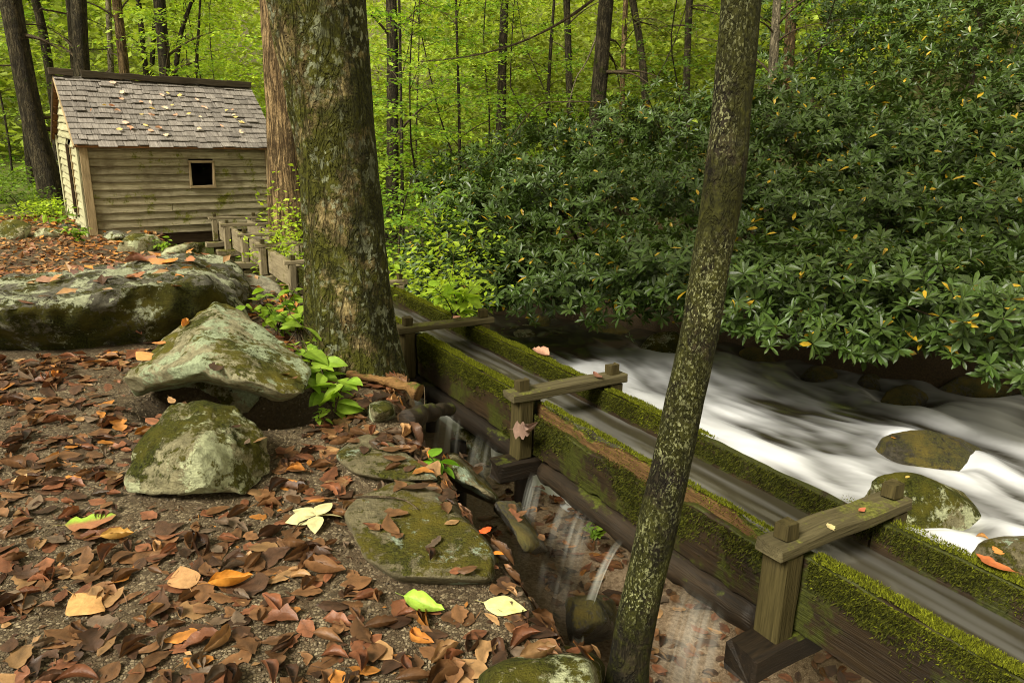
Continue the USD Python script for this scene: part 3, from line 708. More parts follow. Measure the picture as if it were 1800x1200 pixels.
# inner lining keeps the inside dark: wall boxes with the window left open
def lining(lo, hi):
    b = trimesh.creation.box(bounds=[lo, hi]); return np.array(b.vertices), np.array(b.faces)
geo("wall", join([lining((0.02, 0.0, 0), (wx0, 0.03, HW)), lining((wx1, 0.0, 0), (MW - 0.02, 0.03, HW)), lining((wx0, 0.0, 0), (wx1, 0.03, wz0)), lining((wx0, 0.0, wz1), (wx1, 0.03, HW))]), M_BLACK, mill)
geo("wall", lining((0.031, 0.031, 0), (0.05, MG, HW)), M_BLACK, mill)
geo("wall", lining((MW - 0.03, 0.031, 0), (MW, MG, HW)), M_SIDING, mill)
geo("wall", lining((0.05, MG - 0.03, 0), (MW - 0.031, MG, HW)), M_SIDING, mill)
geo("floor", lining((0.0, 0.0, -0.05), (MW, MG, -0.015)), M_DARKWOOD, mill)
def gable_tri(u0, u1):
    v = np.array([(u0, 0.03, HW), (u0, MG - .03, HW), (u0, MG / 2, HW + RISE - .03), (u1, 0.03, HW), (u1, MG - .03, HW), (u1, MG / 2, HW + RISE - .03)])
    return v, np.array([(0, 1, 2), (3, 5, 4), (0, 3, 4), (0, 4, 1), (1, 4, 5), (1, 5, 2), (2, 5, 3), (2, 3, 0)])
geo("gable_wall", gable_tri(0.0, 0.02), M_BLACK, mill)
geo("gable_wall", gable_tri(MW - 0.02, MW), M_SIDING, mill)
geo("sill_beam", plank(MW, 0.16, 0.14, 21), M_DARKWOOD, mill, smooth=30, M=frame(np.array([0, 0.08, -0.21]), [1, 0, 0], [0, 1, 0], [0, 0, 1]))
for a, b in ((MW - 0.3, 0.1), (MW - 0.25, MG - 0.2), (0.2, MG - 0.2), (MW * 0.55, 0.9)):
    geo("support_post", plank(0.9, 0.14, 0.14, 22, nx=5), M_DARKWOOD, mill, smooth=30, M=frame(np.array([a, b, -1.11]), [0, 0, 1], [0, 1, 0], [-1, 0, 0]))
# roof: sheathing, then split shingles one by one
OVL, OVE = 0.10, 0.12
slope = math.hypot(MG / 2, RISE)
ca, sa = (MG / 2) / slope, RISE / slope
eave_len = OVE / ca
roof = geo("roof", join([  # front and back sheathing as thin decks
    (np.array([(u, v, z + dz) for dz in (0, -0.025) for u, v, z in ((-OVL, -OVE, HW - OVE * sa / ca), (MW + 0.16, -OVE, HW - OVE * sa / ca), (MW + 0.16, MG / 2, HW + RISE), (-OVL, MG / 2, HW + RISE))]) + [0, 0, 0.03],
     np.array([(0, 1, 2), (0, 2, 3), (4, 6, 5), (4, 7, 6), (0, 4, 5), (0, 5, 1), (1, 5, 6), (1, 6, 2), (2, 6, 7), (2, 7, 3), (3, 7, 4), (3, 4, 0)])),
    (np.array([(u, v, z + dz) for dz in (0, -0.025) for u, v, z in ((-OVL, MG + OVE, HW - OVE * sa / ca), (MW + 0.16, MG + OVE, HW - OVE * sa / ca), (MW + 0.16, MG / 2, HW + RISE), (-OVL, MG / 2, HW + RISE))]) + [0, 0, 0.03],
     np.array([(0, 2, 1), (0, 3, 2), (4, 5, 6), (4, 6, 7), (0, 5, 4), (0, 1, 5), (1, 6, 5), (1, 2, 6), (2, 7, 6), (2, 3, 7), (3, 4, 7), (3, 0, 4)]))]), M_REDWOOD, mill)
r = np.random.default_rng(77)
NC = 13
total = slope + eave_len
exps = total / NC
count = 0
SH = []
for c in range(NC):
    u = -OVL - 0.01
    while u < MW + 0.15:
        w = float(np.clip(r.normal(0.165, 0.045), 0.09, 0.27))
        w = min(w, MW + 0.17 - u)
        if w > 0.03:
            SH.append((c, u, w))
        u += w + 0.004
for c, u, w in SH:
    d0 = c * exps - 0.02 + r.normal(0, 0.012)
    L = exps * 1.75
    if c == NC - 1:
        L = exps * 1.05
    lift = 0.030 + (r.random() ** 4) * 0.045 + 0.004 * (c % 2)
    # local: x along the fall line upward, y across, z outwards
    o = np.array([u, -OVE + d0 * ca, HW - OVE * sa / ca + d0 * sa + 0.032]) + np.array([0, -sa, ca]) * (lift * 0.5)
    down = math.atan2(lift, L)
    X = np.array([0, ca, sa]); N = np.array([0, -sa, ca])
    X2 = X * math.cos(down) - N * math.sin(down) * 0.7; X2 /= np.linalg.norm(X2); N2 = np.cross(np.array([1.0, 0, 0]), X2)
    me = plank(L, 0.014, w, seed=int(r.integers(1e6)), nx=3, wob=0.004, bev=0.003)
    Mx = frame(o + np.array([w / 2, 0, 0]), X2, -np.array([1.0, 0, 0]), np.cross(X2, -np.array([1.0, 0, 0])))
    geo("shingle", me, M_SHINGLE, roof, smooth=30, M=Mx)
zr = HW + RISE
geo("ridge_board", plank(0.34, 0.11, 0.10, 31, nx=5, wob=0.01), M_RIDGE, roof, smooth=30, M=frame(np.array([-OVL - 0.06, MG / 2 - 0.06, zr + 0.03]), [1, 0, 0], [0, 1, 0], [0, 0, 1]))
geo("ridge_board", plank(MW + 0.16 + OVL - 0.40, 0.11, 0.10, 32, nx=24, wob=0.01), M_RIDGE, roof, smooth=30, M=frame(np.array([-OVL + 0.40, MG / 2 - 0.06, zr + 0.02]), [1, 0, 0], [0, 1, 0], [0, 0, 1]))
for k in range(8):   # boards seen under the overhang on the left
    d0 = 0.12 + k * 0.2
    geo("sheathing_board", plank(0.14, 0.012, 0.17, 40 + k, nx=3, bev=0.003), M_REDWOOD, roof, smooth=30,
        M=frame(np.array([-OVL + 0.005, MG + OVE - d0 * ca, HW - OVE * sa / ca + d0 * sa - 0.012]), [1, 0, 0], [0, -ca, sa], [0, -sa, -ca]))
for q in (-1, 1):    # barge boards
    v0 = MG / 2 + q * (MG / 2 + OVE)
    X = np.array([0, -q * ca, sa])
    geo("barge_board", plank(total, 0.05, 0.02, 60 + q, nx=6, bev=0.003), M_TRIM if q < 0 else M_DARKWOOD, roof, smooth=30,
        M=frame(np.array([-OVL - 0.012, v0, HW - OVE * sa / ca - 0.01]), X, np.cross(np.cross([1.0, 0, 0], X) * 1.0, X), np.cross([1.0, 0, 0], X) * (1 if q < 0 else -1)) if q < 0 else frame(np.array([-OVL - 0.012, v0, HW - OVE * sa / ca - 0.01]), X, [-1, 0, 0], np.cross(X, [-1.0, 0, 0])))

# ---------------------------------------------------------------- the flume
ZL = np.cross(TDIR, -np.array([*S2, 0])); ZL /= np.linalg.norm(ZL)
MF = frame(A, TDIR, -np.array([*S2, 0]), ZL)      # local x away along the flume, y to the left, z up; bar tops at z = 0
flume = thing("wooden_flume", "long mossy wooden water flume on post frames leading to the mill", "flume", M=MF)
EX, EY, EZ = np.array([1.0, 0, 0]), np.array([0, 1.0, 0]), np.array([0, 0, 1.0])
TOPZ, BH = -0.075, 0.31
def side_board(t0, t1, s_mid, w, z_top, h, mat, seed, chip=0.0, wob=0.006, name="side_board", **kw):
    return geo(name, plank(t1 - t0, h, w, seed, nx=max(8, int((t1 - t0) / 0.03)), wob=wob, chip=chip), mat, flume, smooth=30, M=frame(np.array([t0, -s_mid, z_top - h]), EX, EY, EZ), **kw)
POSTS = [-1.9, 0.07, 1.86, 3.51, 5.25, 6.85, 8.35, 9.5, 10.85, 12.0]
for k in range(len(POSTS) - 1):
    a, b = POSTS[k], POSTS[k + 1]
    far = a > 4.5
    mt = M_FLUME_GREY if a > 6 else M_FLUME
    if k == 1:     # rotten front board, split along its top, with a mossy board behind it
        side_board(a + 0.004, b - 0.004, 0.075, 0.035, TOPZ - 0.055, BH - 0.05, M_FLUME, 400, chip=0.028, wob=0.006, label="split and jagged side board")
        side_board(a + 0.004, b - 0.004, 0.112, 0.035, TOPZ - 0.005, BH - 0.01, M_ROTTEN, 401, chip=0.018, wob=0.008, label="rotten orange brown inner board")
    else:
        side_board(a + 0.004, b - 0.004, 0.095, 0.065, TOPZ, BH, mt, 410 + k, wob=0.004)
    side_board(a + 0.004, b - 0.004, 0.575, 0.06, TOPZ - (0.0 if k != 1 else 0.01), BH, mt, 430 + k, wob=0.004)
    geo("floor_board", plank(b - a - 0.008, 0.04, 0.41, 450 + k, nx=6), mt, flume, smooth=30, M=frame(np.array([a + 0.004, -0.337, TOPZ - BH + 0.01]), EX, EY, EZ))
for k, t in enumerate(POSTS[1:]):
    far = t > 4.5
    pw = 0.108 if not far else 0.095
    bt, bw = (0.05, 0.12) if not far else (0.045, 0.07)
    L = 0.80 if t < 1 else 0.82
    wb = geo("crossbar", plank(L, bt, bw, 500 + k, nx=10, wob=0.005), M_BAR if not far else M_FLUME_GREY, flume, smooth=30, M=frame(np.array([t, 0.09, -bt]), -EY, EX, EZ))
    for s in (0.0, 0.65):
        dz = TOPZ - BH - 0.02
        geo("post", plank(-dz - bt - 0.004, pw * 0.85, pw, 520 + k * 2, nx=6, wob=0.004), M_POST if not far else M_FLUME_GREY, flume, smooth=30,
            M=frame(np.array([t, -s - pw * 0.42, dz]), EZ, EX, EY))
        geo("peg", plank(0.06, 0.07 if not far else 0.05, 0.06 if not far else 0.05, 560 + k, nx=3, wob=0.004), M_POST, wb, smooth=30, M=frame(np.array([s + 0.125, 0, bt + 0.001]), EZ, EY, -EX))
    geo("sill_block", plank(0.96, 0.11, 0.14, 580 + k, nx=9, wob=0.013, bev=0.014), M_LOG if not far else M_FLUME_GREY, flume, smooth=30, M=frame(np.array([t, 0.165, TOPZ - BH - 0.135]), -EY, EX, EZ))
    if t > 4.5:
        for s in (0.02, 0.62):
            P = A + TDIR * t + np.array([*S2, 0]) * s
            h = P[2] + TOPZ - BH - 0.135 - float(ground(P[0], P[1])) + 0.1
            if h > 0.1:
                geo("support_post", plank(h, 0.12, 0.12, 600 + k, nx=4), M_POST, flume, smooth=30, M=frame(np.array([t, -s - 0.06, TOPZ - BH - 0.137 - h]), EZ, EX, EY))
# round stringers under the sills
def limb(pts, r0, r1, nr=12, n=30, amp=0.01, seed=0, bow=0.0):
    p = smooth_path(pts, n)
    return tube(p, np.linspace(r0, r1, n), nr, amp, seed, freq=14.0)
for s, sd in ((0.05, 1), (0.60, 2)):
    for a, b in ((0.2, 1.75), (1.98, 4.4)):
        geo("stringer_log", limb([(a, -s - 0.05, TOPZ - BH - 0.09), ((a + b) / 2, -s - 0.03, TOPZ - BH - 0.085), (b, -s - 0.06, TOPZ - BH - 0.095)], 0.072, 0.066, amp=0.02, seed=sd), M_LOG, flume, smooth=True)
# posts that carry the stringers, down to the gully
for t in (-1.2, 0.6, 2.75, 4.35):
    for s in (0.05, 0.6):
        P = A + TDIR * t + np.array([*S2, 0]) * s
        h = P[2] + TOPZ - BH - 0.30 - float(ground(P[0], P[1])) + 0.15
        if h > 0.1 and not (0 < t < 1):
            geo("support_post", limb([(t, -s, TOPZ - BH - 0.29 - h), (t, -s, TOPZ - BH - 0.29)], 0.07, 0.06, 8, 5, seed=7), M_LOG, flume, smooth=True)
# running water in the trough
n_t = 500
tg, sg = np.meshgrid(np.linspace(-1.9, 12.0, n_t), np.linspace(0.12, 0.55, 22), indexing="ij")
fz = TOPZ - 0.125 + 0.03 * (fbm(np.stack([tg * 1.6, sg * 5, 0 * tg], -1), 3, 2) - 0.5) + 0.016 * (fbm(np.stack([tg * 2.5, sg * 22, 0 * tg], -1), 3, 4) - 0.5)
fz = fz - 0.06 * sstep(5, 8, tg)
ii = np.arange(tg.size).reshape(tg.shape)
ff = np.stack([ii[:-1, :-1].ravel(), ii[:-1, 1:].ravel(), ii[1:, 1:].ravel(), ii[1:, :-1].ravel()], 1)
fv = np.stack([tg.ravel(), -sg.ravel(), fz.ravel()], 1)
fv = fv @ MF[:3, :3].T + MF[:3, 3]
stv = fbm(np.stack([tg * 1.2, sg * 26, 0 * tg + 4], -1), 3, 9).ravel()
geo("flume_water", (fv, ff), M_STREAM, smooth=True, col=np.repeat((np.clip((stv - 0.44) * 0.4, 0, 0.06))[:, None], 3, 1), kind="structure", label="grey water running in the wooden trough")

# moss tufts standing on the boards
MOSS_V = np.array([(-.18, 0, 0), (.18, 0, 0), (0.05, .12, 1.0)])
MOSS_F = np.array([(0, 1, 2)])
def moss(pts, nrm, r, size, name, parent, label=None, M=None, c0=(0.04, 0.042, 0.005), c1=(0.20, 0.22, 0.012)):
    n = len(pts)
    d = nrm + r.normal(0, 0.45, (n, 3)); d /= np.linalg.norm(d, axis=1)[:, None]
    h = r.normal(size=(n, 3)); x = np.cross(d, h); x /= np.linalg.norm(x, axis=1)[:, None]; y = np.cross(d, x)
    v, f = scatter(MOSS_V, MOSS_F, pts, np.stack([x, y, d], -1), size * (0.5 + r.random(n)))
    w = r.random((n, 1)) ** 1.3
    c = np.asarray(c0) * (1 - w) + np.asarray(c1) * w
    return geo(name, (v, f), M_MOSS, parent, col=np.repeat(c, 3, 0), M=M, kind="stuff", label=label)
r = np.random.default_rng(5)
def edge_moss(t0, t1, s0, s1, dens, size, zoff=0.0, hang=0.3):
    n = int((t1 - t0) * dens * 4.2)
    t = r.uniform(t0, t1, n)
    keep = noise(np.stack([t * 1.4, 0 * t, 0 * t + s0 * 9], -1), 3) + 0.25 * r.random(n) > 0.52
    t = t[keep]; n = len(t)
    s = r.uniform(s0, s1, n)
    hg = r.random(n) < hang
    side = np.where(r.random(n) < 0.5, s0, s1)
    s = np.where(hg, side, s)
    z = np.where(hg, TOPZ - 0.10 * r.random(n) ** 1.8, TOPZ + zoff + 0.006)
    z = z + np.where(hg, 0, 0.022 * (fbm(np.stack([t * 9, s * 30, 0 * t], -1), 3, 8) - 0.35))
    nr = np.stack([0.3 * r.normal(size=n), np.where(hg, -np.sign(s - (s0 + s1) / 2) * 1.2, 0), np.where(hg, 0.25, 1.0)], 1)
    return np.stack([t, -s, z], 1), nr
P1 = [edge_moss(-1.9, 0.0, 0.06, 0.13, 5200, .02, hang=.5), edge_moss(0.15, 1.8, 0.095, 0.13, 1700, .02, -.01, hang=.25), edge_moss(1.95, 3.45, 0.06, 0.13, 5200, .02, hang=.5), edge_moss(3.6, 5.2, 0.06, 0.13, 2600, .02),
      edge_moss(-1.9, 0.0, 0.545, 0.607, 3400, .02, hang=.5), edge_moss(0.15, 1.8, 0.545, 0.607, 4200, .02, hang=.5), edge_moss(1.95, 3.45, 0.545, 0.607, 5200, .02, hang=.5), edge_moss(3.6, 5.2, 0.545, 0.607, 4200, .02)]
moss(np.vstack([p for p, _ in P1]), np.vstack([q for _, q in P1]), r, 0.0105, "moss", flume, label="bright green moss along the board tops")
def face_moss(t0, t1, dens, lo, hi, sface):
    n = int(dens * (t1 - t0))
    t = r.uniform(t0, t1, n); z = TOPZ - r.uniform(lo, hi, n)
    k = fbm(np.stack([t * 2.2, z * 4, 0 * t], -1), 4, 12) + 0.34 * (1 + (z - TOPZ) / BH) ** 1.5 - 0.04 + 0.06 * r.normal(size=n) > 0.60
    t, z = t[k], z[k]; n = len(t)
    return np.stack([t, -np.full(n, sface), z], 1), np.tile([0.1, 0.8, -0.5], (n, 1))
P2 = [face_moss(1.95, 3.45, 30000, 0.0, BH, 0.06), face_moss(-1.9, 0.0, 30000, 0.0, BH, 0.06), face_moss(0.15, 1.8, 14000, 0.06, BH, 0.055), face_moss(3.6, 6.8, 8000, .0, BH, 0.06), face_moss(-1.9, 5.2, 7000, -0.0, 0.10, 0.543)]
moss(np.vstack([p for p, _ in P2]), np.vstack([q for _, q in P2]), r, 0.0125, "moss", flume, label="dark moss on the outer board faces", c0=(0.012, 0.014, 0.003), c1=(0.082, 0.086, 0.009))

# leaks falling from the flume
def leak(label, t, s, width, vout, drop, alpha, seed, z0=None, strands=6, n=30):
    rr = np.random.default_rng(seed)
    m = max(5, int(width / 0.008))
    a = np.linspace(-1, 1, m)
    tm = np.linspace(0, math.sqrt(2 * drop / 9.8), n)
    u = tm / tm[-1]
    st = fbm(np.stack([a * strands + seed * 5, 0 * a, 0 * a], -1), 3, seed)
    vv = vout * (0.7 + 0.6 * fbm(np.stack([a * strands * 0.5 + seed, 0 * a + 4, 0 * a], -1), 2, seed))
    base = A + TDIR * t + np.array([*S2, 0]) * s + np.array([0, 0, TOPZ - BH - 0.05 if z0 is None else z0])
    spread = 0.5 * width * (0.8 + 0.35 * u)
    side = np.array([*T2, 0])
    v3 = base[None, None] - np.array([*S2, 0])[None, None] * (vv[None] * tm[:, None])[..., None] - np.array([0, 0, 1.0])[None, None] * (4.9 * tm ** 2)[:, None, None] + side[None, None] * (a[None] * spread[:, None])[..., None]
    wav = fbm(np.stack([a[None] * strands * 1.3 + 0 * u[:, None], 2.0 * u[:, None] + 0 * a[None], 0 * u[:, None] + seed + 0 * a[None]], -1), 3, seed)
    al = alpha * np.clip(sstep(0.36, 0.62, st), 0.28, 1)[None] * (0.45 + 1.1 * wav) * (1 - np.abs(a)[None] ** 3) * (1 - 0.35 * u[:, None]) * sstep(0.12, 0.55, u)[:, None] * sstep(1.0, 0.75, u)[:, None]
    i, j = np.meshgrid(np.arange(n - 1), np.arange(m - 1), indexing="ij")
    q = np.stack([i * m + j, i * m + j + 1, (i + 1) * m + j + 1, (i + 1) * m + j], -1).reshape(-1, 4)
    geo("water_leak", (v3.reshape(-1, 3), q), M_FALL, smooth=True, col=np.repeat(np.clip(al, 0, 0.95).reshape(-1, 1), 3, 1), label=label, cat="water leak")
leak("broad double veil of water leaking at the left end of the mossy board", 2.75, 0.02, 0.42, 0.22, 0.75, 0.50, 1, strands=3)
leak("fine spray of leaking water just right of the second post's block", 1.66, 0.02, 0.16, 0.35, 0.7, 0.30, 2, strands=4)
leak("soft wide veil of water dripping between second post and slim trunk", 1.25, 0.02, 0.34, 0.45, 0.75, 0.24, 3, strands=4)
leak("long thin jet of water shooting out just left of the slim trunk", 0.90, 0.02, 0.05, 0.85, 0.8, 0.62, 4, strands=1)
leak("thin sheet of drips midway between the broad veil and the second post", 2.25, 0.02, 0.36, 0.25, 0.70, 0.22, 6, strands=5)
leak("faint drips just left of the nearest post", 0.12, 0.02, 0.10, 0.25, 0.6, 0.25, 8, strands=3)
leak("thin drips under the board just right of the slim trunk", 0.38, 0.02, 0.30, 0.3, 0.65, 0.24, 5, strands=5)

# ---------------------------------------------------------------- trees
def on_plane(px, py, y):
    q = ray(px, py)
    return EYE + q * ((y - EYE[1]) / q[1])

def trunk_mesh(rows, y0, lean=0.0, n=120, nr=64, amp=0.015, freq=4.0, seed=0, flare=None, sink=0.35, rise=3.0):
    """rows: (x, y, width) pixels from the foot up. The trunk stands where its foot meets the plane y = y0; lean moves it away with height."""
    P, R = [], []
    z0 = on_plane(rows[0][0], rows[0][1], y0)[2]
    for x, y, w in rows:
        Q = on_plane(x, y, y0)
        Q = on_plane(x, y, y0 + lean * (Q[2] - z0))
        P.append(Q); R.append(w / 2 / FPX * ((Q - EYE) @ FWD))
    P, R = np.array(P), np.array(R)
    d = P[-1] - P[-2]; d /= np.linalg.norm(d)
    P = np.vstack([P[0] - (P[1] - P[0]) / np.linalg.norm(P[1] - P[0]) * sink, P, P[-1] + d * rise])
    R = np.r_[R[0] * 1.05, R, R[-1] * max(0.5, 1 - 0.06 * rise)]
    dd = np.r_[0, np.cumsum(np.linalg.norm(np.diff(P, axis=0), axis=1))]
    from scipy.interpolate import PchipInterpolator
    u = np.linspace(0, dd[-1], n)
    return tube(PchipInterpolator(dd, P)(u), PchipInterpolator(dd, R)(u), nr, amp, seed, flare, freq), PchipInterpolator(dd, P), dd

def leaves(pos, nrm, size, c0, c1, r, tmpl=(OVAL_V, OVAL_F), heading=None):
    v, f = scatter(tmpl[0], tmpl[1], pos, frames(nrm, r, heading), size)
    w = r.random((len(pos), 1))
    c = (np.asarray(c0) * (1 - w) + np.asarray(c1) * w) * r.uniform(0.75, 1.25, (len(pos), 1))
    return v, f, np.repeat(c, len(tmpl[0]), 0)

def crown(parent, centres, r, n, size, c0, c1, spread=(1.0, 1.0, 0.25), name="crown", tilt=0.5):
    k = r.integers(0, len(centres), n)
    pos = np.asarray(centres)[k] + r.normal(size=(n, 3)) * np.asarray(spread)
    nr = np.array([0, 0, 1.0]) + r.normal(0, tilt, (n, 3))
    v, f, c = leaves(pos, nr, size * r.uniform(0.7, 1.3, n), c0, c1, r)
    return geo(name, (v, f), M_LEAF, parent, col=c)

r = np.random.default_rng(101)
# the big mossy trunk beside the flume
big = thing("tree", "massive mossy trunk with lichen patches standing against the flume", "tree")
yb = at_z(622, 655, -0.05)[1]
def big_flare(u, ang, z):
    k = np.exp(-np.clip(z + 0.1, 0, 5) / 0.22)
    lob = 0.5 + 0.5 * np.cos(3 * ang + 0.8) * 0.7 + 0.25 * np.cos(5 * ang + 2.0)
    ridge = 0.07 * np.exp(-((((ang - 3.6) + np.pi) % (2 * np.pi) - np.pi) / 0.16) ** 2) + 0.04 * np.cos(7 * ang + 3 * z) * np.exp(-z * z)
    return 1 + k * (0.10 + 0.16 * lob) + ridge
(bm, bpath, bdd) = trunk_mesh([(625, 655, 150), (618, 550, 146), (606, 400, 138), (597, 300, 134), (578, 150, 146), (560, 0, 164)], yb, lean=0.05, n=260, nr=200, amp=0.022, freq=7.0, seed=4, flare=big_flare, rise=5.0)
geo("trunk", bm, M_BARK_BIG, big, smooth=True)
tp = bpath(bdd[-1])
cc = []
for q in range(16):      # unseen boughs and crown, spread wide to shade the trail and stream
    s0 = bpath(bdd[-1] * r.uniform(0.78, 1.0)); az = q * 2 * np.pi / 16 + r.normal(0, 0.15); L = r.uniform(2.0, 5.6)
    e = s0 + np.array([math.cos(az) * L, math.sin(az) * L - 0.8, 0.6 + 0.35 * L])
    geo("bough", limb([s0, (s0 + e) / 2 + [0, 0, 0.3], e], 0.06, 0.012, 6, 12, amp=0), M_TWIG, big, smooth=True)
    cc += [s0 + (e - s0) * u for u in (0.45, 0.7, 0.85, 1.0)]
crown(big, cc, r, 6200, 0.24, (0.07, 0.12, 0.015), (0.12, 0.17, 0.02), (0.75, 0.75, 0.3))
# the slim leaning trunk in front
slim = thing("tree", "slim dark leaning trunk spotted with pale lichen in front of the flume", "tree")
ys = at_d(1105, 1230, 2.3)[1]
(sm, sp_, sdd) = trunk_mesh([(1098, 1235, 80), (1108, 1150, 70), (1150, 950, 68), (1194, 750, 66), (1240, 520, 67), (1278, 270, 70), (1303, 0, 68)], ys, lean=0.12, n=200, nr=72, amp=0.006, freq=12.0, seed=9, sink=0.6, rise=4.0)
geo("trunk", sm, M_BARK_FRONT, slim, smooth=True)
# the tan trunk just behind the big one
tan = thing("tree", "thick tan barked trunk directly behind the massive mossy trunk", "tree")
(tm_, tp_, td_) = trunk_mesh([(508, 392, 70), (505, 330, 66), (500, 200, 62), (490, 0, 66)], at_d(508, 392, 10.8)[1], n=120, nr=96, amp=0.02, freq=6.0, seed=12, sink=1.5, rise=5.0)
geo("trunk", tm_, M_BARK_TAN, tan, smooth=True)

TREES = [  # label, rows (foot first), depth, material
    ("dark curving hemlock trunk left of the mill", [(100, 395, 44), (88, 330, 40), (62, 230, 36), (38, 110, 34), (18, 0, 34)], 15.0, M_BARK_DARK),
    ("thin dark trunk between the curving hemlock and the left edge", [(60, 355, 15), (52, 280, 14), (40, 170, 12), (28, 60, 11), (22, 0, 10)], 18.0, M_BARK_DARK),
    ("slender trunk leaning left behind the mill's left gable", [(104, 300, 16), (95, 180, 15), (78, 70, 15), (62, 0, 14)], 18.5, M_BARK_DARK),
    ("stout grey trunk rising behind the left end of the roof", [(150, 300, 27), (145, 150, 25), (138, 0, 25)], 17.5, M_BARK_DARK),
    ("narrow trunk touching the stout grey trunk above the roof", [(140, 300, 13), (131, 120, 12), (122, 0, 12)], 18.2, M_BARK_DARK),
    ("pale thin trunk second from the left above the roof", [(198, 300, 11), (195, 120, 10), (190, 0, 9)], 24.0, M_BARK_PALE),
    ("straight reddish trunk above the middle of the roof's left half", [(226, 300, 18), (218, 120, 17), (205, 0, 15)], 20.0, M_BARK_TAN),
    ("thin trunk leaning left above the roof's middle", [(262, 300, 10), (256, 120, 9), (243, 0, 9)], 25.0, M_BARK_DARK),
    ("thin trunk leaning right beside a stout one above the roof's middle", [(262, 300, 8), (267, 120, 8), (275, 0, 7)], 26.0, M_BARK_DARK),
    ("stout straight trunk above the middle of the roof", [(296, 300, 22), (290, 130, 19), (280, 0, 20)], 18.0, M_BARK_DARK),
    ("thin forked trunk above the right half of the roof", [(307, 300, 10), (309, 130, 9), (318, 60, 8), (338, 0, 6)], 20.0, M_BARK_DARK),
    ("thin bending trunk above the roof's right half", [(342, 300, 7), (344, 140, 6), (347, 90, 5), (352, 0, 4)], 19.0, M_BARK_DARK),
    ("dark straight trunk right of the massive mossy trunk", [(690, 420, 26), (690, 280, 21), (690, 100, 20), (688, 0, 19)], 16.0, M_BARK_DARK),
    ("dark straight trunk left of centre standing on the far bank", [(880, 250, 18), (882, 150, 16), (887, 0, 14)], 19.0, M_BARK_DARK),
    ("thick dark trunk with dead side limbs near the top centre", [(1040, 330, 32), (1046, 250, 29), (1056, 120, 27), (1066, 0, 26)], 15.0, M_BARK_DARK),
    ("thin grey trunk between the two dark trunks at top centre", [(1004, 240, 13), (1000, 120, 12), (996, 0, 12)], 23.0, M_BARK_DARK),
    ("very thin sapling trunk left of the thin grey one", [(960, 250, 6), (966, 120, 6), (974, 0, 5)], 20.0, M_BARK_DARK),
    ("black thin sapling trunk among layered green leaves", [(808, 330, 7), (807, 200, 5), (803, 60, 4)], 13.5, M_BARK_DARK),
    ("thin sapling trunk close to the dark trunk right of the mossy one", [(708, 420, 6), (706, 250, 6), (704, 130, 5)], 15.0, M_BARK_DARK),
    ("pale slender trunk just right of the slim leaning one", [(1350, 260, 17), (1356, 170, 16), (1366, 0, 15)], 13.5, M_BARK_PALE),
    ("brownish trunk in the shade behind the pale slender trunk", [(1382, 250, 20), (1386, 120, 18), (1392, 0, 18)], 17.0, M_BARK_TAN),
    ("dim trunk leaning left in the hemlock thicket", [(1140, 250, 14), (1128, 100, 13), (1112, 0, 12)], 22.0, M_BARK_DARK),
    ("dim straight trunk left of the slim leaning one", [(1206, 230, 13), (1208, 100, 12), (1212, 0, 12)], 21.0, M_BARK_DARK),
    ("grey trunk seen faintly between dark trunks at top centre", [(1092, 250, 10), (1096, 100, 9), (1100, 0, 9)], 26.0, M_BARK_TAN),
]
FOOT = []
for k, (lab, rows, d, mt) in enumerate(TREES):
    t_ = thing("tree", lab, "tree")
    y0 = at_d(rows[0][0], rows[0][1], d)[1]
    (m_, p_, d_) = trunk_mesh(rows, y0, n=40, nr=18, amp=0.012, freq=5.0, seed=k, sink=2.5, rise=4.0)
    geo("trunk", m_, mt, t_, smooth=True)
    top = p_(d_[-1]); rr = np.random.default_rng(300 + k)
    w0 = rows[0][2] / FPX * d
    hem = k in (0, 1, 2, 14, 21, 22)
    for q in range(7 if w0 > 0.12 else 5):
        s = p_(rr.uniform(0.35, 0.95) * d_[-1]); az = rr.uniform(0, 2 * np.pi); L = rr.uniform(0.6, 1.9) * (1.2 if hem else 0.9)
        e = s + np.array([math.cos(az) * L, math.sin(az) * L, L * (rr.uniform(-0.35, 0.0) if hem else rr.uniform(0.2, 0.7))])
        mid = (s + e) / 2 + [0, 0, 0.10 * L]
        geo("branch", limb([s, mid, e], 0.09 * w0 + 0.006, 0.004, 5, 8, amp=0.0), M_TWIG, t_, smooth=True)
        tw = []
        for j in range(12 if hem else 5):
            u = rr.uniform(0.3, 1.0); b0 = s * (1 - u) + e * u + [0, 0, 0.08 * L * (1 - abs(2 * u - 1))]
            b1 = b0 + rr.normal(size=3) * [0.3, 0.3, 0.12] + [0, 0, -0.05 if hem else 0.1]
            tw.append(tube(np.array([b0, (b0 + b1) / 2 + rr.normal(size=3) * 0.03, b1]), [0.005, 0.004, 0.002], 3, cap=False))
        geo("twigs", join(tw), M_TWIG, t_, kind="stuff")
    cc = [top + rr.normal(size=3) * [1.4, 1.4, 0.7] for _ in range(10)]
    crown(t_, cc, rr, 500, 0.2, (0.08, 0.12, 0.015), (0.14, 0.17, 0.02), (0.4, 0.4, 0.15))

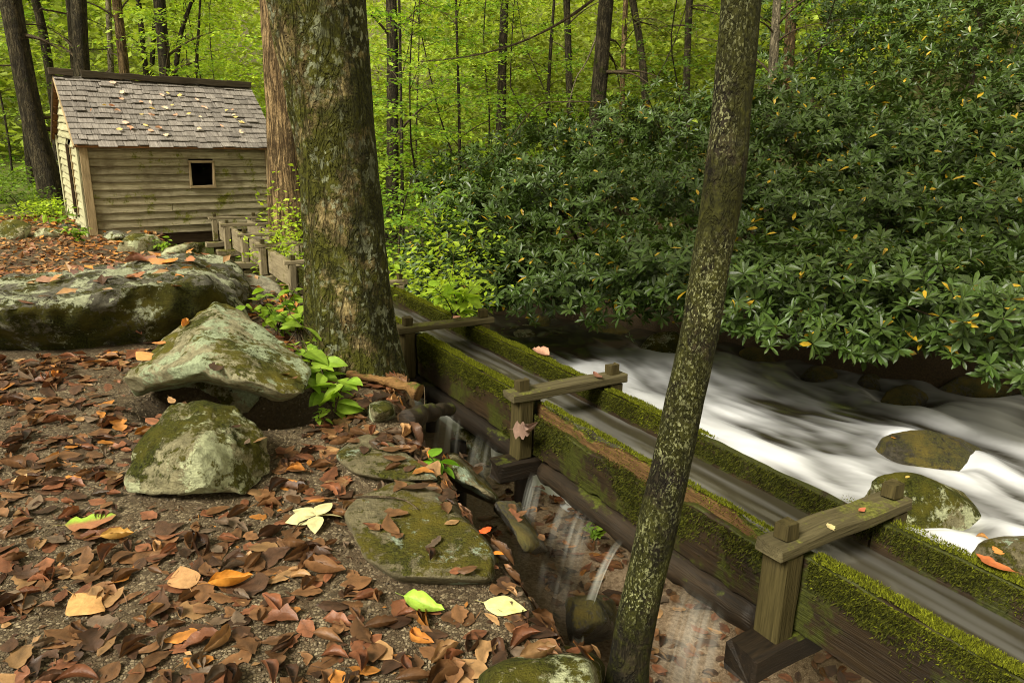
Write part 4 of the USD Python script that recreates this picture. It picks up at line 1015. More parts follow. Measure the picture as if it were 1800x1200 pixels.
for k, (lab, px, d, H, n) in enumerate([("added shade tree upslope whose crown hangs over the top right", 1700, 19.0, 9.5, 5200), ("added shade tree just beyond the right edge", 2050, 12.0, 8.5, 5200)]):  # trees added so their crowns shade the upper right slope
    rr = np.random.default_rng(700 + k)
    P = at_d(px, 150, d); P[2] = float(ground(P[0], P[1]))
    t_ = thing("tree", lab, "tree")
    geo("trunk", limb([P - [0, 0, 0.4], P + [-0.1, 0, H * 0.5], P + [-0.4, -0.3, H]], 0.19, 0.07, 14, 30, amp=0.02, seed=k), M_BARK_DARK, t_, smooth=True)
    cc = []
    for q in range(9):
        s0 = P + [0, 0, H * rr.uniform(0.6, 1.0)]; az = rr.uniform(0, 2 * np.pi); L = rr.uniform(1.8, 3.8)
        e = s0 + [math.cos(az) * L, math.sin(az) * L, L * 0.25]
        geo("branch", limb([s0, (s0 + e) / 2 + [0, 0, 0.2], e], 0.05, 0.012, 6, 10, amp=0), M_TWIG, t_, smooth=True)
        cc += [s0 + (e - s0) * u for u in (0.5, 0.75, 1.0)]
    crown(t_, cc, rr, n, 0.22, (0.05, 0.09, 0.012), (0.09, 0.14, 0.018), (0.8, 0.8, 0.3))

# understory trees: level sprays of leaves on thin branches
def spray_tree(label, px, py, d, H, n_br, reach, lpb, c0, c1, size, seed, cat="understory tree", group=None, low=0.12, tilt=0.32, trunk_r=0.028):
    rr = np.random.default_rng(seed)
    P = at_d(px, py, d); P[2] = float(ground(P[0], P[1]))
    t_ = thing("understory_tree", label, cat, group)
    bend = rr.normal(size=3) * [0.17, 0.17, 0] * H
    path = smooth_path([P - [0, 0, 0.3], P + [0, 0, H * 0.3] + bend * 0.15 + rr.normal(size=3) * [.12, .12, 0], P + [0, 0, H * 0.6] + bend * 0.6 + rr.normal(size=3) * [.18, .18, 0], P + [0, 0, H] + bend], 14)
    geo("trunk", tube(path, np.linspace(trunk_r, 0.008, 14), 8, 0.003, seed), M_BARK_DARK, t_, smooth=True)
    br, pos, nrm = [], [], []
    for b in range(n_br):
        u = low + (1 - low) * (b + rr.random()) / n_br
        s = path[min(13, int(u * 13))]
        az = b * 2.4 + rr.normal(0, 0.4); L = reach * rr.uniform(0.5, 1.1) * (1.1 - 0.6 * u)
        hd = np.array([math.cos(az), math.sin(az), 0])
        w = np.linspace(0, 1, 7)
        c = s[None] + hd[None] * (w * L)[:, None] + np.array([0, 0, 1.0])[None] * (rr.uniform(0.1, 0.75) * L * (w - 0.6 * w ** 2.2))[:, None]
        br.append(tube(c, np.linspace(0.16 * trunk_r + 0.002, 0.0015, 7), 4, cap=False))
        n = int(1.45 * lpb * (0.5 + 0.7 * rr.random()) * L / reach + 8)
        uu = rr.uniform(0.22, 1.03, n)
        base = np.stack([np.interp(uu, w, c[:, k]) for k in range(3)], 1)
        sd = np.array([-hd[1], hd[0], 0])
        lat = rr.normal(0, 1, n) * 0.30 * L * np.sin(np.clip(uu, 0, 1) * 2.6)
        base += sd[None] * lat[:, None] + hd[None] * (np.abs(lat) * 0.4)[:, None] + rr.normal(0, 0.035, (n, 3)) - np.array([0, 0, 1.0]) * (np.abs(lat) * 0.18)[:, None]
        pos.append(base); nrm.append(np.array([0, 0, 1.0]) + hd * 0.15 + rr.normal(0, tilt, (n, 3)))
    geo("branches", join(br), M_TWIG, t_, smooth=True, kind="stuff")
    pos, nrm = np.vstack(pos), np.vstack(nrm)
    v, f, c = leaves(pos, nrm, size * rr.uniform(0.7, 1.25, len(pos)), c0, c1, rr)
    geo("crown", (v, f), M_LEAF, t_, col=c)
    return t_
LIME0, LIME1 = (0.20, 0.34, 0.022), (0.38, 0.50, 0.045)
MID0, MID1 = (0.10, 0.20, 0.02), (0.22, 0.34, 0.03)
OLV0, OLV1 = (0.06, 0.08, 0.015), (0.11, 0.12, 0.02)
UND = [("layered light green young tree just right of the massive mossy trunk", 745, 380, 13.0, 5.0, 30, 2.2, 130, MID0, LIME1, 0.105),
       ("low spreading green tree with level sprays left of centre", 800, 330, 14.0, 4.6, 28, 2.2, 120, MID0, LIME0, 0.105),
       ("airy bright tree behind the dark straight trunk left of centre", 850, 250, 19.0, 7.5, 30, 2.6, 120, MID0, LIME1, 0.12),
       ("bright yellow green tree at the top left of centre", 730, 230, 20.0, 8.0, 32, 2.8, 130, LIME0, LIME1, 0.125),
       ("olive green tree in front of the thick trunk with dead limbs", 960, 290, 16.5, 5.0, 24, 2.2, 110, OLV0, MID1, 0.11),
       ("tall green tree between the dark trunks at the top centre", 985, 220, 22.0, 8.5, 30, 2.8, 120, MID0, LIME0, 0.13),
       ("dull green tree right of the thick trunk at the top", 1120, 240, 19.0, 6.5, 24, 2.4, 90, OLV0, MID0, 0.12),
       ("thin dim tree in the brown thicket at the top right of centre", 1190, 200, 18.0, 6.0, 20, 2.2, 70, OLV0, OLV1, 0.12),
       ("pale green small tree beside the pale slender trunk", 1395, 180, 14.5, 4.2, 18, 1.6, 60, MID0, LIME0, 0.10),
       ("bright green tree right of the mill roof's end", 430, 200, 19.0, 7.0, 34, 2.6, 140, LIME0, LIME1, 0.12),
       ("dense green tree behind the roof's right end", 375, 210, 18.0, 6.5, 34, 2.5, 140, MID0, LIME1, 0.12),
       ("bright tree filling the gap above the middle of the roof", 320, 180, 23.0, 8.5, 34, 2.8, 130, LIME0, LIME1, 0.13),
       ("sunlit tree above the left half of the roof", 240, 170, 26.0, 9.5, 34, 3.0, 130, LIME0, LIME1, 0.14),
       ("yellowish tree behind the stout grey trunk", 165, 170, 27.0, 9.5, 32, 3.0, 120, LIME0, LIME1, 0.14),
       ("dim green tree behind the curving hemlock", 60, 300, 24.0, 8.0, 28, 2.8, 110, MID0, MID1, 0.13),
       ("feathery dull green tree at the top left corner", 15, 300, 17.0, 7.5, 26, 2.4, 120, OLV0, MID1, 0.09),
       ("green tree seen in the gap left of the tan trunk", 455, 260, 15.0, 5.5, 28, 2.0, 120, MID0, LIME1, 0.11),
       ("bright far tree seen right of the massive mossy trunk's top", 670, 200, 26.0, 9.0, 32, 3.0, 120, LIME0, LIME1, 0.14),
       ("low green tree over the bushes at the end of the stream", 720, 420, 10.5, 2.8, 24, 1.6, 110, MID0, LIME0, 0.09)]
for k, (lab, px, py, d, H, nb, re, lpb, c0, c1, sz) in enumerate(UND):
    spray_tree(lab, px, py, d, H, nb, re, lpb, c0, c1, sz, 900 + k)

# far wood that reads as one mass of leaves on the slopes behind
r = np.random.default_rng(55)
NCL = 2600
ang = r.uniform(-0.95, 0.62, NCL); dist = r.uniform(27, 58, NCL)
cx, cy = np.sin(ang) * dist, np.cos(ang) * dist
cz = ground(cx, cy, False) + r.uniform(0.3, 9.5, NCL) ** 1.0
cl = np.stack([cx, cy, cz], 1)
cl = cl[(noise(cl * [0.2, 0.2, 0.35], 6) < np.where(cl[:, 0] < -4, 0.50, 0.62)) | (cl[:, 2] < 3.0)]
k = r.integers(0, len(cl), 170000)
pos = cl[k] + r.normal(size=(len(k), 3)) * np.array([1.1, 1.1, 0.33])
tone = noise(cl * 0.08, 2)[k][:, None] * 0.6 + 0.4 * sstep(0.25, -0.6, ang)[k][:, None]
v, f = scatter(np.array([(0, 0, 0), (.45, .3, .03), (1, 0, -.05), (.45, -.3, .03)]), np.array([(0, 2, 1), (0, 3, 2)]), pos, frames(np.array([0, 0, 1.0]) + r.normal(0, 0.5, pos.shape), r), r.uniform(0.2, 0.4, len(k)))
c = (np.array(OLV1) * (1 - tone) + np.array((0.42, 0.54, 0.07)) * tone) * r.uniform(0.7, 1.3, (len(k), 1))
geo("distant_forest", (v, f), M_LEAF, col=np.repeat(c, 4, 0), kind="stuff", label="far bright green forest on the slopes behind", cat="forest")

# ---------------------------------------------------------------- rhododendrons
def whorl_mesh(seed, yellow=False, dim=1.0):
    rr = np.random.default_rng(seed)
    n = rr.integers(8, 12)
    V, F, C = [], [], []
    for i in range(n):
        az = i * 2 * np.pi / n + rr.normal(0, 0.2); el = rr.normal(0.10, 0.22) if i % 3 else rr.normal(0.55, 0.2)
        L = rr.uniform(0.13, 0.19); roll = rr.normal(0, 0.3)
        X = np.array([math.cos(az) * math.cos(el), math.sin(az) * math.cos(el), math.sin(el)])
        Y = np.array([-math.sin(az), math.cos(az), 0]) * math.cos(roll) + np.cross(X, [-math.sin(az), math.cos(az), 0]) * math.sin(roll)
        Z = np.cross(X, Y)
        v = RH_V * [L, L * rr.uniform(0.9, 1.25), L]
        V.append(v @ np.stack([X, Y, Z])); F.append(RH_F + 8 * i)
        col = np.array([0.047, 0.080, 0.0135]) * rr.uniform(0.6, 1.35) * dim
        col = col * (1, rr.uniform(0.92, 1.1), rr.uniform(0.8, 1.2))
        if yellow and i == 1:
            col = np.array([0.42, 0.27, 0.015])
        C.append(np.tile(col, (8, 1)))
    return np.vstack(V), np.vstack(F), np.vstack(C)
WH = [whorl_mesh(i, i % 6 == 5) for i in range(18)]
WARR = []
for v, f, c in WH:
    _, _, nn = usdkit.meshkit.arrays((v, f), True)
    WARR.append((Vt.Vec3fArray.FromNumpy(v.astype(np.float32)), Vt.IntArray.FromNumpy(np.full(len(f), 3, np.int32)), Vt.IntArray.FromNumpy(f.astype(np.int32).ravel()), Vt.Vec3fArray.FromNumpy(c.astype(np.float32))))
def put_whorl(parent, k, M):
    m = UsdGeom.Mesh.Define(stage, fresh(str(parent.GetPath()), "leaf_whorl"))
    p_, n_, i_, c_ = WARR[k]
    m.CreatePointsAttr(p_); m.CreateFaceVertexCountsAttr(n_); m.CreateFaceVertexIndicesAttr(i_); m.CreateSubdivisionSchemeAttr("none")
    UsdGeom.PrimvarsAPI(m).CreatePrimvar("lcol", Sdf.ValueTypeNames.Color3fArray, "vertex").Set(c_)
    UsdShade.MaterialBindingAPI.Apply(m.GetPrim()).Bind(M_RHODO)
    set_xf(m.GetPrim(), M)
def merge_whorls(pos, nr, r, scale, dim=1.0):
    V, F, C, off = [], [], [], 0
    k = r.integers(0, len(WH), len(pos)); fr = frames(nr, r)
    for j in range(len(WH)):
        s = k == j
        if s.any():
            v, f = scatter(WH[j][0], WH[j][1], pos[s], fr[s], scale * r.uniform(0.85, 1.15, s.sum()))
            V.append(v); F.append(f + off); off += len(v); C.append(np.tile(WH[j][2], (s.sum(), 1)) * dim)
    return np.vstack(V), np.vstack(F), np.vstack(C)
def rhodo(label, px, py, d, rad, seed, n_part=220, n_in=170, scale=1.0, group=None, squash=0.54):
    rr = np.random.default_rng(seed)
    Cn = at_d(px, py, d)
    g = float(ground(Cn[0], Cn[1]))
    t_ = thing("rhododendron", label, "rhododendron", group)
    def shell(n, lo, hi):
        q = rr.normal(size=(n * 3, 3)); q /= np.linalg.norm(q, axis=1)[:, None]
        q = q[(q[:, 2] > -0.75)][:n]
        rad_ = rr.uniform(lo, hi, len(q)) * rad * (0.55 + 0.95 * fbm(q * 2.3 + seed, 3, seed))
        return Cn + q * rad_[:, None] * [1, 1, squash], q
    pos, q = shell(n_part + 330, 0.72, 1.14)
    gz = ground(pos[:, 0], pos[:, 1], False)
    wl = water_level(ts(pos[:, 0], pos[:, 1])[0])
    ok = pos[:, 2] > np.maximum(gz, wl) + 0.16
    ok &= fbm(q * 2.6 + seed * 3.1, 3, seed + 2) > 0.465
    pos, q = pos[ok][:n_part], q[ok][:n_part]
    nr = q * [0.75, 0.75, 0.4] + [0, 0, 0.75] + rr.normal(0, 0.2, q.shape)
    if n_part:
        fr = frames(nr, rr)
        for i in range(len(pos)):
            M = np.eye(4); M[:3, :3] = fr[i] * (scale * rr.uniform(0.7, 1.3)); M[:3, 3] = pos[i]
            put_whorl(t_, int(rr.integers(0, 18)), M)
    ip, iq = shell(n_in, 0.35 if n_part else 0.6, 0.85 if n_part else 1.1)
    ok = (ip[:, 2] > ground(ip[:, 0], ip[:, 1], False) + 0.1) & ((fbm(iq * 2.6 + seed * 3.1, 3, seed + 2) > 0.465) | (n_part > 0))
    ip, iq = ip[ok], iq[ok]
    v, f, c = merge_whorls(ip, iq * [0.6, 0.6, 0.3] + [0, 0, 0.8] + rr.normal(0, 0.3, iq.shape), rr, scale)
    geo("foliage", (v, f), M_RHODO, t_, col=c, kind="stuff")
    ft, fs_ = ts(Cn[0], Cn[1]); fx_, fy_ = xy(ft + 0.2 * rr.normal(), max(fs_ + 0.4 * rad, float(far_shore(ft)) + 0.45))
    foot = np.array([float(fx_), float(fy_), 0]); foot[2] = float(ground(foot[0], foot[1])) - 0.1
    sel = pos if len(pos) else ip
    for i in range(5):
        e = sel[rr.integers(0, len(sel))]
        geo("stem", limb([foot + rr.normal(size=3) * [.15, .15, 0], (foot + e) / 2 + rr.normal(size=3) * 0.12 + [0, 0, 0.1], e], 0.022, 0.006, 5, 9, amp=0), M_TWIG, t_, smooth=True)
RHO = [ # label, px, py, depth, radius
    ("rhododendron at the left end of the row over the dark pool", 800, 490, 9.6, 0.85), ("low rhododendron hanging over the dark pool", 900, 492, 9.5, 0.95), ("rhododendron drooping over the pool left of the slim trunk", 1010, 490, 9.3, 1.0),
    ("rhododendron with long drooping sprays close left of the slim trunk", 1120, 488, 9.0, 1.0), ("rhododendron directly behind the lower slim trunk", 1240, 488, 8.3, 1.0), ("rhododendron reaching low over the rapids right of the slim trunk", 1380, 512, 7.5, 1.0),
    ("rhododendron spray hanging above the small cascade", 1510, 522, 7.1, 1.0), ("large leaved rhododendron nearest the water at the right", 1640, 540, 6.7, 1.0), ("rhododendron cut off by the right edge just above the water", 1780, 552, 6.4, 1.0),
    ("grey green rhododendron in the second row left of centre", 880, 345, 12.0, 1.25), ("rhododendron in the second row below the thick trunk", 1010, 350, 12.0, 1.3), ("rhododendron in the second row left of the slim trunk", 1140, 340, 11.4, 1.35),
    ("rhododendron in the second row behind the slim trunk", 1270, 345, 10.6, 1.3), ("pale topped rhododendron right of the slim trunk", 1400, 385, 9.3, 1.15), ("rhododendron with many yellow leaves at right centre", 1540, 395, 8.7, 1.2), ("pale topped rhododendron near the right edge", 1690, 420, 8.2, 1.2), ("rhododendron at the right edge above the nearest one", 1830, 430, 7.8, 1.2)]
for k, (lab, px, py, d, rad) in enumerate(RHO):
    rhodo(lab, px, py, d, rad, 1200 + k, 298, 110, 0.76)
RHO2 = [("rhododendron filling the hollow right of the slim trunk at mid slope", 1420, 275, 10.9, 1.3), ("rhododendron filling the hollow at mid slope below the shaded ones", 1560, 290, 10.2, 1.3), ("rhododendron filling the hollow near the right edge at mid slope", 1710, 305, 9.6, 1.3), ("dark rhododendron low behind the left end of the pool", 850, 400, 11.0, 1.0),
        ("rhododendron on the slope beside the pale slender trunk", 1330, 225, 13.0, 1.5), ("dark rhododendron on the slope right of the pale slender trunk", 1460, 200, 12.0, 1.5), ("rhododendron mid slope right of centre", 1590, 220, 11.2, 1.5), ("shaded rhododendron mid slope near the right edge", 1720, 235, 10.6, 1.5), ("shaded rhododendron mid slope at the right edge", 1850, 240, 10.2, 1.5),
        ("high slope rhododendron left of the top right corner", 1440, 70, 16.0, 1.9), ("high slope rhododendron below the top edge", 1570, 70, 15.0, 1.9), ("high slope rhododendron near the top right corner", 1700, 70, 14.2, 1.9), ("high slope rhododendron in the top right corner", 1830, 80, 13.6, 1.9),
        ("uppermost rhododendron at the top edge right of centre", 1520, -40, 19.0, 2.2), ("uppermost rhododendron at the top edge near the corner", 1700, -50, 18.0, 2.2), ("farthest rhododendron on the far bank at centre", 960, 270, 15.0, 1.3), ("far bank rhododendron behind the second row at left", 830, 320, 14.0, 1.1), ("far bank rhododendron at the thick trunk's foot", 1080, 255, 14.5, 1.4), ("far bank rhododendron behind the slim trunk's upper half", 1210, 230, 14.0, 1.5)]
for k, (lab, px, py, d, rad) in enumerate(RHO2):
    rhodo(lab, px, py, d, rad, 1300 + k, 0, 650, 0.84)

# ---------------------------------------------------------------- small plants
def stem_plant(label, px, py, z, H, n_st, n_lf, size, c0, c1, seed, name="plant", cat="plant", spread=0.25, tmpl=None, P=None, tilt=0.35):
    rr = np.random.default_rng(seed)
    if P is None:
        P = at_z(px, py, z)
    t_ = thing(name, label, cat)
    for s in range(n_st):
        az = rr.uniform(0, 2 * np.pi); e = P + np.array([math.cos(az), math.sin(az), 0]) * spread * rr.uniform(0.3, 1.0) + [0, 0, H * rr.uniform(0.6, 1.0)]
        path = smooth_path([P + rr.normal(size=3) * [0.03, 0.03, 0], (P * 0.6 + e * 0.4) + [0, 0, 0.15 * H], e], 8)
        geo("stem", tube(path, np.linspace(0.006, 0.002, 8), 5), M_TWIG, t_, smooth=True)
        for l in range(n_lf):
            u = 0.25 + 0.75 * (l + rr.random() * 0.5) / n_lf
            b = path[min(7, int(u * 7))]
            a2 = l * 2.4 + rr.normal(0, 0.3)
            X = np.array([math.cos(a2), math.sin(a2), rr.normal(0.05, 0.25)]); X /= np.linalg.norm(X)
            N = np.array([0, 0, 1.0]) + rr.normal(size=3) * tilt
            Fm = frames(N[None], rr, X[None])[0]
            w = rr.random(); c = (np.asarray(c0) * (1 - w) + np.asarray(c1) * w) * rr.uniform(0.8, 1.2)
            sz = size * rr.uniform(0.65, 1.2)
            geo("leaf", (LEAFG_V * sz @ Fm.T + b, LEAFG_F), M_LEAF, t_, col=np.tile(c, (len(LEAFG_V), 1)))
    return t_
def blade(nu, fn, bend, fold):
    u = np.linspace(0, 1, nu); V = []
    for a in u:
        w = fn(a)
        V += [(a, w, fold * w - bend * a * a), (a, 0, -bend * a * a), (a, -w, fold * w - bend * a * a)]
    F = []
    for i in range(nu - 1):
        for j in range(2):
            p = i * 3 + j
            F += [(p, p + 3, p + 4), (p, p + 4, p + 1)]
    return np.array(V), np.array(F)[:, ::-1]
LEAFG_V, LEAFG_F = blade(6, lambda a: 0.29 * math.sin(math.pi * min(1, a ** 0.75)) ** 0.9 + 0.004, 0.22, 0.25)
GR0, GR1 = (0.14, 0.25, 0.025), (0.27, 0.39, 0.04)
P_ = A + TDIR * 3.75 + np.array([*S2, 0]) * 0.55 + [0, 0, TOPZ + 0.02]
stem_plant("bright green sapling growing over the mossy far board", 0, 0, 0, 0.46, 6, 9, 0.15, (0.24, 0.38, 0.03), (0.40, 0.54, 0.05), 1, P=P_, spread=0.32)
stem_plant("broad leaved green plant between slanting slab and massive trunk", 575, 650, 0.02, 0.42, 5, 7, 0.17, GR0, GR1, 2, spread=0.25)
stem_plant("leafy green plant behind the slanting slab", 490, 590, 0.0, 0.42, 7, 9, 0.10, GR0, (0.24, 0.36, 0.03), 3, spread=0.35)
stem_plant("small plant with broad leaves right of the slanting slab's tip", 585, 725, 0.02, 0.24, 4, 6, 0.13, GR0, GR1, 4, spread=0.2)
stem_plant("upright green plant at the left foot of the massive trunk", 530, 600, 0.0, 0.40, 6, 8, 0.12, GR0, (0.3, 0.42, 0.04), 14, spread=0.28)
stem_plant("drooping green plant at the slanting slab's right tip", 560, 690, 0.02, 0.32, 5, 7, 0.15, GR0, GR1, 15, spread=0.24)
stem_plant("tiny green seedling below the slanting slab", 560, 745, 0.02, 0.10, 3, 5, 0.05, GR0, GR1, 5, spread=0.1)
stem_plant("single bright green seedling by the broad leak", 766, 822, -0.0, 0.09, 2, 4, 0.10, (0.14, 0.30, 0.02), (0.2, 0.4, 0.03), 6, spread=0.06)
stem_plant("small green weed beside the mill's corner stone", 137, 425, -0.4, 0.28, 7, 9, 0.09, GR0, GR1, 7, spread=0.25)
stem_plant("green weed under the mill's dark underside", 285, 445, -0.45, 0.25, 6, 8, 0.09, GR0, GR1, 8, spread=0.25)
stem_plant("small weed growing on wet leaves under the flume", 1020, 880, -0.93, 0.14, 5, 6, 0.06, GR0, GR1, 9, spread=0.15)
stem_plant("small weed below the long jet of water", 1045, 945, -0.93, 0.12, 5, 6, 0.06, GR0, GR1, 10, spread=0.15)
for k, (lab, px, py, d, H, sp, nb) in enumerate([("bushy lime green shrub behind the flume right of the massive trunk", 745, 470, 7.6, 1.05, 0.75, 26), ("tall light green shrub over the far board beside the massive trunk", 790, 440, 8.4, 1.15, 0.7, 24),
        ("bright yellow green shrub between the mill and the tan trunk", 500, 400, 10.2, 1.0, 0.6, 22), ("light green shrub right of the flume by the tan trunk", 525, 380, 9.4, 1.2, 0.5, 18), ("dense green shrub at the far left under the hemlock", 45, 365, 14.0, 1.1, 1.0, 22), ("yellow green shrub left of the mill", 85, 385, 13.4, 0.7, 0.7, 16),
        ("dim green shrub on the left edge below the thin trunks", 5, 345, 15.0, 1.3, 1.1, 22), ("low green shrub at the foot of the dark trunk", 700, 390, 12.5, 1.2, 0.9, 24)]):
    rr = np.random.default_rng(2000 + k)
    P = at_d(px, py, d); g = float(ground(P[0], P[1]))
    t_ = thing("shrub", lab, "shrub")
    pos, nrm = [], []
    base = np.array([P[0], P[1], g]); topz = P[2] + H * 0.5
    for b in range(nb):
        az = rr.uniform(0, 2 * np.pi); e = np.array([P[0] + math.cos(az) * sp * rr.uniform(.2, 1), P[1] + math.sin(az) * sp * rr.uniform(.2, 1), P[2] + rr.uniform(-0.5, 0.5) * H])
        path = smooth_path([base + rr.normal(size=3) * [.08, .08, 0], (base + e) / 2 + [0, 0, 0.2 * H], e], 7)
        if b < 8:
            geo("stem", tube(path, np.linspace(0.008, 0.003, 7), 4, cap=False), M_TWIG, t_, smooth=True)
        n = 46
        u = rr.uniform(0.4, 1.05, n)
        q = np.stack([np.interp(u, np.linspace(0, 1, 7), path[:, j]) for j in range(3)], 1) + rr.normal(size=(n, 3)) * [0.10, 0.10, 0.05]
        pos.append(q); nrm.append(np.array([0, 0, 1.0]) + rr.normal(0, 0.4, (n, 3)))
    pos, nrm = np.vstack(pos), np.vstack(nrm)
    c0, c1 = ((0.22, 0.34, 0.02), (0.40, 0.50, 0.035)) if k in (0, 1, 2, 3, 5) else ((0.07, 0.12, 0.015), (0.13, 0.2, 0.02))
    v, f, c = leaves(pos, nrm, 0.085 * rr.uniform(0.6, 1.25, len(pos)), c0, c1, rr)
    geo("foliage", (v, f), M_LEAF, t_, col=c)
# ferny ground cover on the far left and under the far trees
r = np.random.default_rng(61)
n = 16000
a_, d_ = r.uniform(-0.95, 0.1, n), r.uniform(12.5, 30, n)
x, y = np.sin(a_) * d_, np.cos(a_) * d_
t, s = ts(x, y)
ok = (noise(np.stack([x, y, 0 * x], -1) * 0.8, 4) > 0.38) & ((s > 1) | (t > 13.0) | (s < -4.5)) & ((s > far_shore(t)) | (s < 0))
x, y = x[ok], y[ok]
pos = np.stack([x, y, ground(x, y, False) + r.uniform(0.02, 0.5, len(x)) ** 1.5], 1)
v, f, c = leaves(pos, np.array([0, 0, 1.0]) + r.normal(0, 0.45, pos.shape), r.uniform(0.09, 0.2, len(x)), MID0, MID1, r)
geo("undergrowth", (v, f), M_LEAF, col=c, kind="stuff", label="low green undergrowth under the far trees", cat="undergrowth")

# ---------------------------------------------------------------- fallen leaves
def dry_leaf(seed, nu=11, nv=5):
    """A fallen leaf: 0 oval, 1 narrow, 2 lobed, 3 torn along one side, 4 rolled up."""
    rr = np.random.default_rng(seed)
    kind = seed % 5
    u = np.linspace(0, 1, nu); w = np.linspace(-1, 1, nv)
    wid = ((0.15 if kind == 1 else 0.24) + 0.09 * rr.random()) * np.sin(np.pi * np.clip(u ** (0.7 + 0.5 * rr.random()), 0, 1)) ** 0.85 + 0.006
    if kind == 2:
        wid = (0.17 + 0.16 * np.abs(np.sin(np.pi * (u * 2.6 + 0.1 * rr.random())))) * (1 - u ** 6) * sstep(0, 0.15, u) + 0.004
    wid = wid * (1 + 0.10 * rr.normal(size=nu) * (u > 0.1) * (u < 0.95))
    bend, cup, tw, side = rr.normal(0.05, 0.18), rr.normal(0.15, 0.3), rr.normal(0, 0.4), rr.normal(0, 0.12)
    U, W = np.meshgrid(u, w, indexing="ij")
    Wd = W * wid[:, None]
    if kind == 3:
        Wd = np.where(W < 0, Wd * (0.25 + 0.75 * np.abs(rr.normal(0.3, 0.4, nu)).clip(0, 1))[:, None], Wd)
    Y = Wd + side * np.sin(np.pi * U)
    Z = bend * (U - 0.5) ** 2 * 2 + cup * (0.5 + U) * (W ** 2) * wid[:, None] + tw * (U - 0.4) * Wd + 0.05 * (fbm(np.stack([U * 4 + seed, W * 1.7, 0 * U], -1), 2, seed) - 0.5) * 2 - 0.02 * (1 - np.abs(W)) * wid[:, None]
    if kind == 4:
        a = W * (1.5 + rr.random()); R = wid[:, None] / 1.6
        Y = R * np.sin(a) + side * np.sin(np.pi * U); Z = R * (1 - np.cos(a)) + bend * (U - 0.5) ** 2
    else:
        Z = Z * (0.34 if seed % 4 else 0.7)
    V = np.stack([U - 0.5, Y, Z - np.quantile(Z, 0.12)], -1).reshape(-1, 3)
    i, j = np.meshgrid(np.arange(nu - 1), np.arange(nv - 1), indexing="ij")
    q = np.stack([i * nv + j, (i + 1) * nv + j, (i + 1) * nv + j + 1, i * nv + j + 1], -1).reshape(-1, 4)
    F = np.vstack([q[:, [0, 1, 2]], q[:, [0, 2, 3]]])
    st = np.array([(-0.5, 0.006, 0.0), (-0.5, -0.006, 0.0), (-0.72, 0.004, 0.02), (-0.72, -0.004, 0.02)]) + [0, 0, V[nv // 2, 2]]
    k = len(V)
    tone = np.r_[(np.where(np.abs(W) < 0.1, 0.72, 0.92 + 0.22 * np.abs(W)) * (0.8 + 0.4 * fbm(np.stack([U * 5 + seed, W * 2, 0 * U], -1), 3, seed + 3))).ravel(), np.full(4, 0.6)]
    TONE.append(tone[:, None])
    return np.vstack([V, st]), np.vstack([F, [(k, k + 2, k + 3), (k, k + 3, k + 1)]])
TONE = []
DRY = [dry_leaf(i) for i in range(30)]
HUES = [("brown", (0.14, 0.068, 0.028)), ("dark brown", (0.06, 0.030, 0.016)), ("tan", (0.29, 0.165, 0.07)), ("orange", (0.36, 0.145, 0.03)), ("reddish", (0.17, 0.066, 0.030)), ("grey brown", (0.12, 0.082, 0.052))]
HP = np.array([0.35, 0.24, 0.07, 0.045, 0.22, 0.075])
r = np.random.default_rng(404)
def lay(n, tlo, thi, slo, shi, dens):
    t, s = r.uniform(tlo, thi, n), r.uniform(slo, shi, n)
    x, y = xy(t, s)
    k = r.random(n) < dens(t, s, x, y)
    return x[k], y[k]
def dens_near(t, s, x, y):
    c = fbm(np.stack([x * 1.5, y * 1.5, 0 * x], -1), 3, 33)
    bare = sstep(0.36, 0.56, c) * 0.85 + 0.15
    edge = sstep(bank_edge(t) - 1.5, bank_edge(t) - 0.5, s)
    return np.maximum(bare, edge) * (s < bank_edge(t) + 0.5)
xs, ys = lay(7600, -1.6, 4.5, -4.4, -0.1, dens_near)
x2, y2 = lay(2600, -0.5, 3.6, -0.9, 1.4, lambda t, s, x, y: 0.55 + 0 * t)
lx, ly = np.r_[xs, x2], np.r_[ys, y2]
n = len(lx)
lz, onrock = top_z(lx, ly)
gz = ground(lx, ly)
keep = ~((lz > gz + 0.05) & (r.random(n) < np.where(lz > gz + 0.22, 0.93, 0.8)))
keep &= ((lx - HOLLOW[0]) / 0.62) ** 2 + ((ly - HOLLOW[1]) / 0.42) ** 2 > 1
lx, ly, lz = lx[keep], ly[keep], lz[keep]; n = len(lx)
e = 0.05
sx = (ground(lx + e, ly) - ground(lx - e, ly)) / (2 * e); sy = (ground(lx, ly + e) - ground(lx, ly - e)) / (2 * e)
nrm = np.stack([-sx, -sy, np.ones(n)], 1) + r.normal(0, 0.11, (n, 3))
lp = np.stack([lx, ly, lz + 0.002 + 0.014 * r.random(n)], 1)
FR = frames(nrm, r)
SZ = r.uniform(0.05, 0.128, n) * np.where(r.random(n) < 0.12, 1.4, 1.0)
HI = r.choice(6, n, p=HP); VI = r.integers(0, len(DRY), n)
pxs, pys, pd_ = pix(lp)
big_px = SZ * FPX / np.maximum(pd_, 0.1)
vis = (pxs > -20) & (pxs < 1820) & (pys > 0) & (pys < 1215) & (pd_ > 0.5)
order = np.argsort(-np.where(vis, big_px, 0))
single = set(order[:225].tolist())
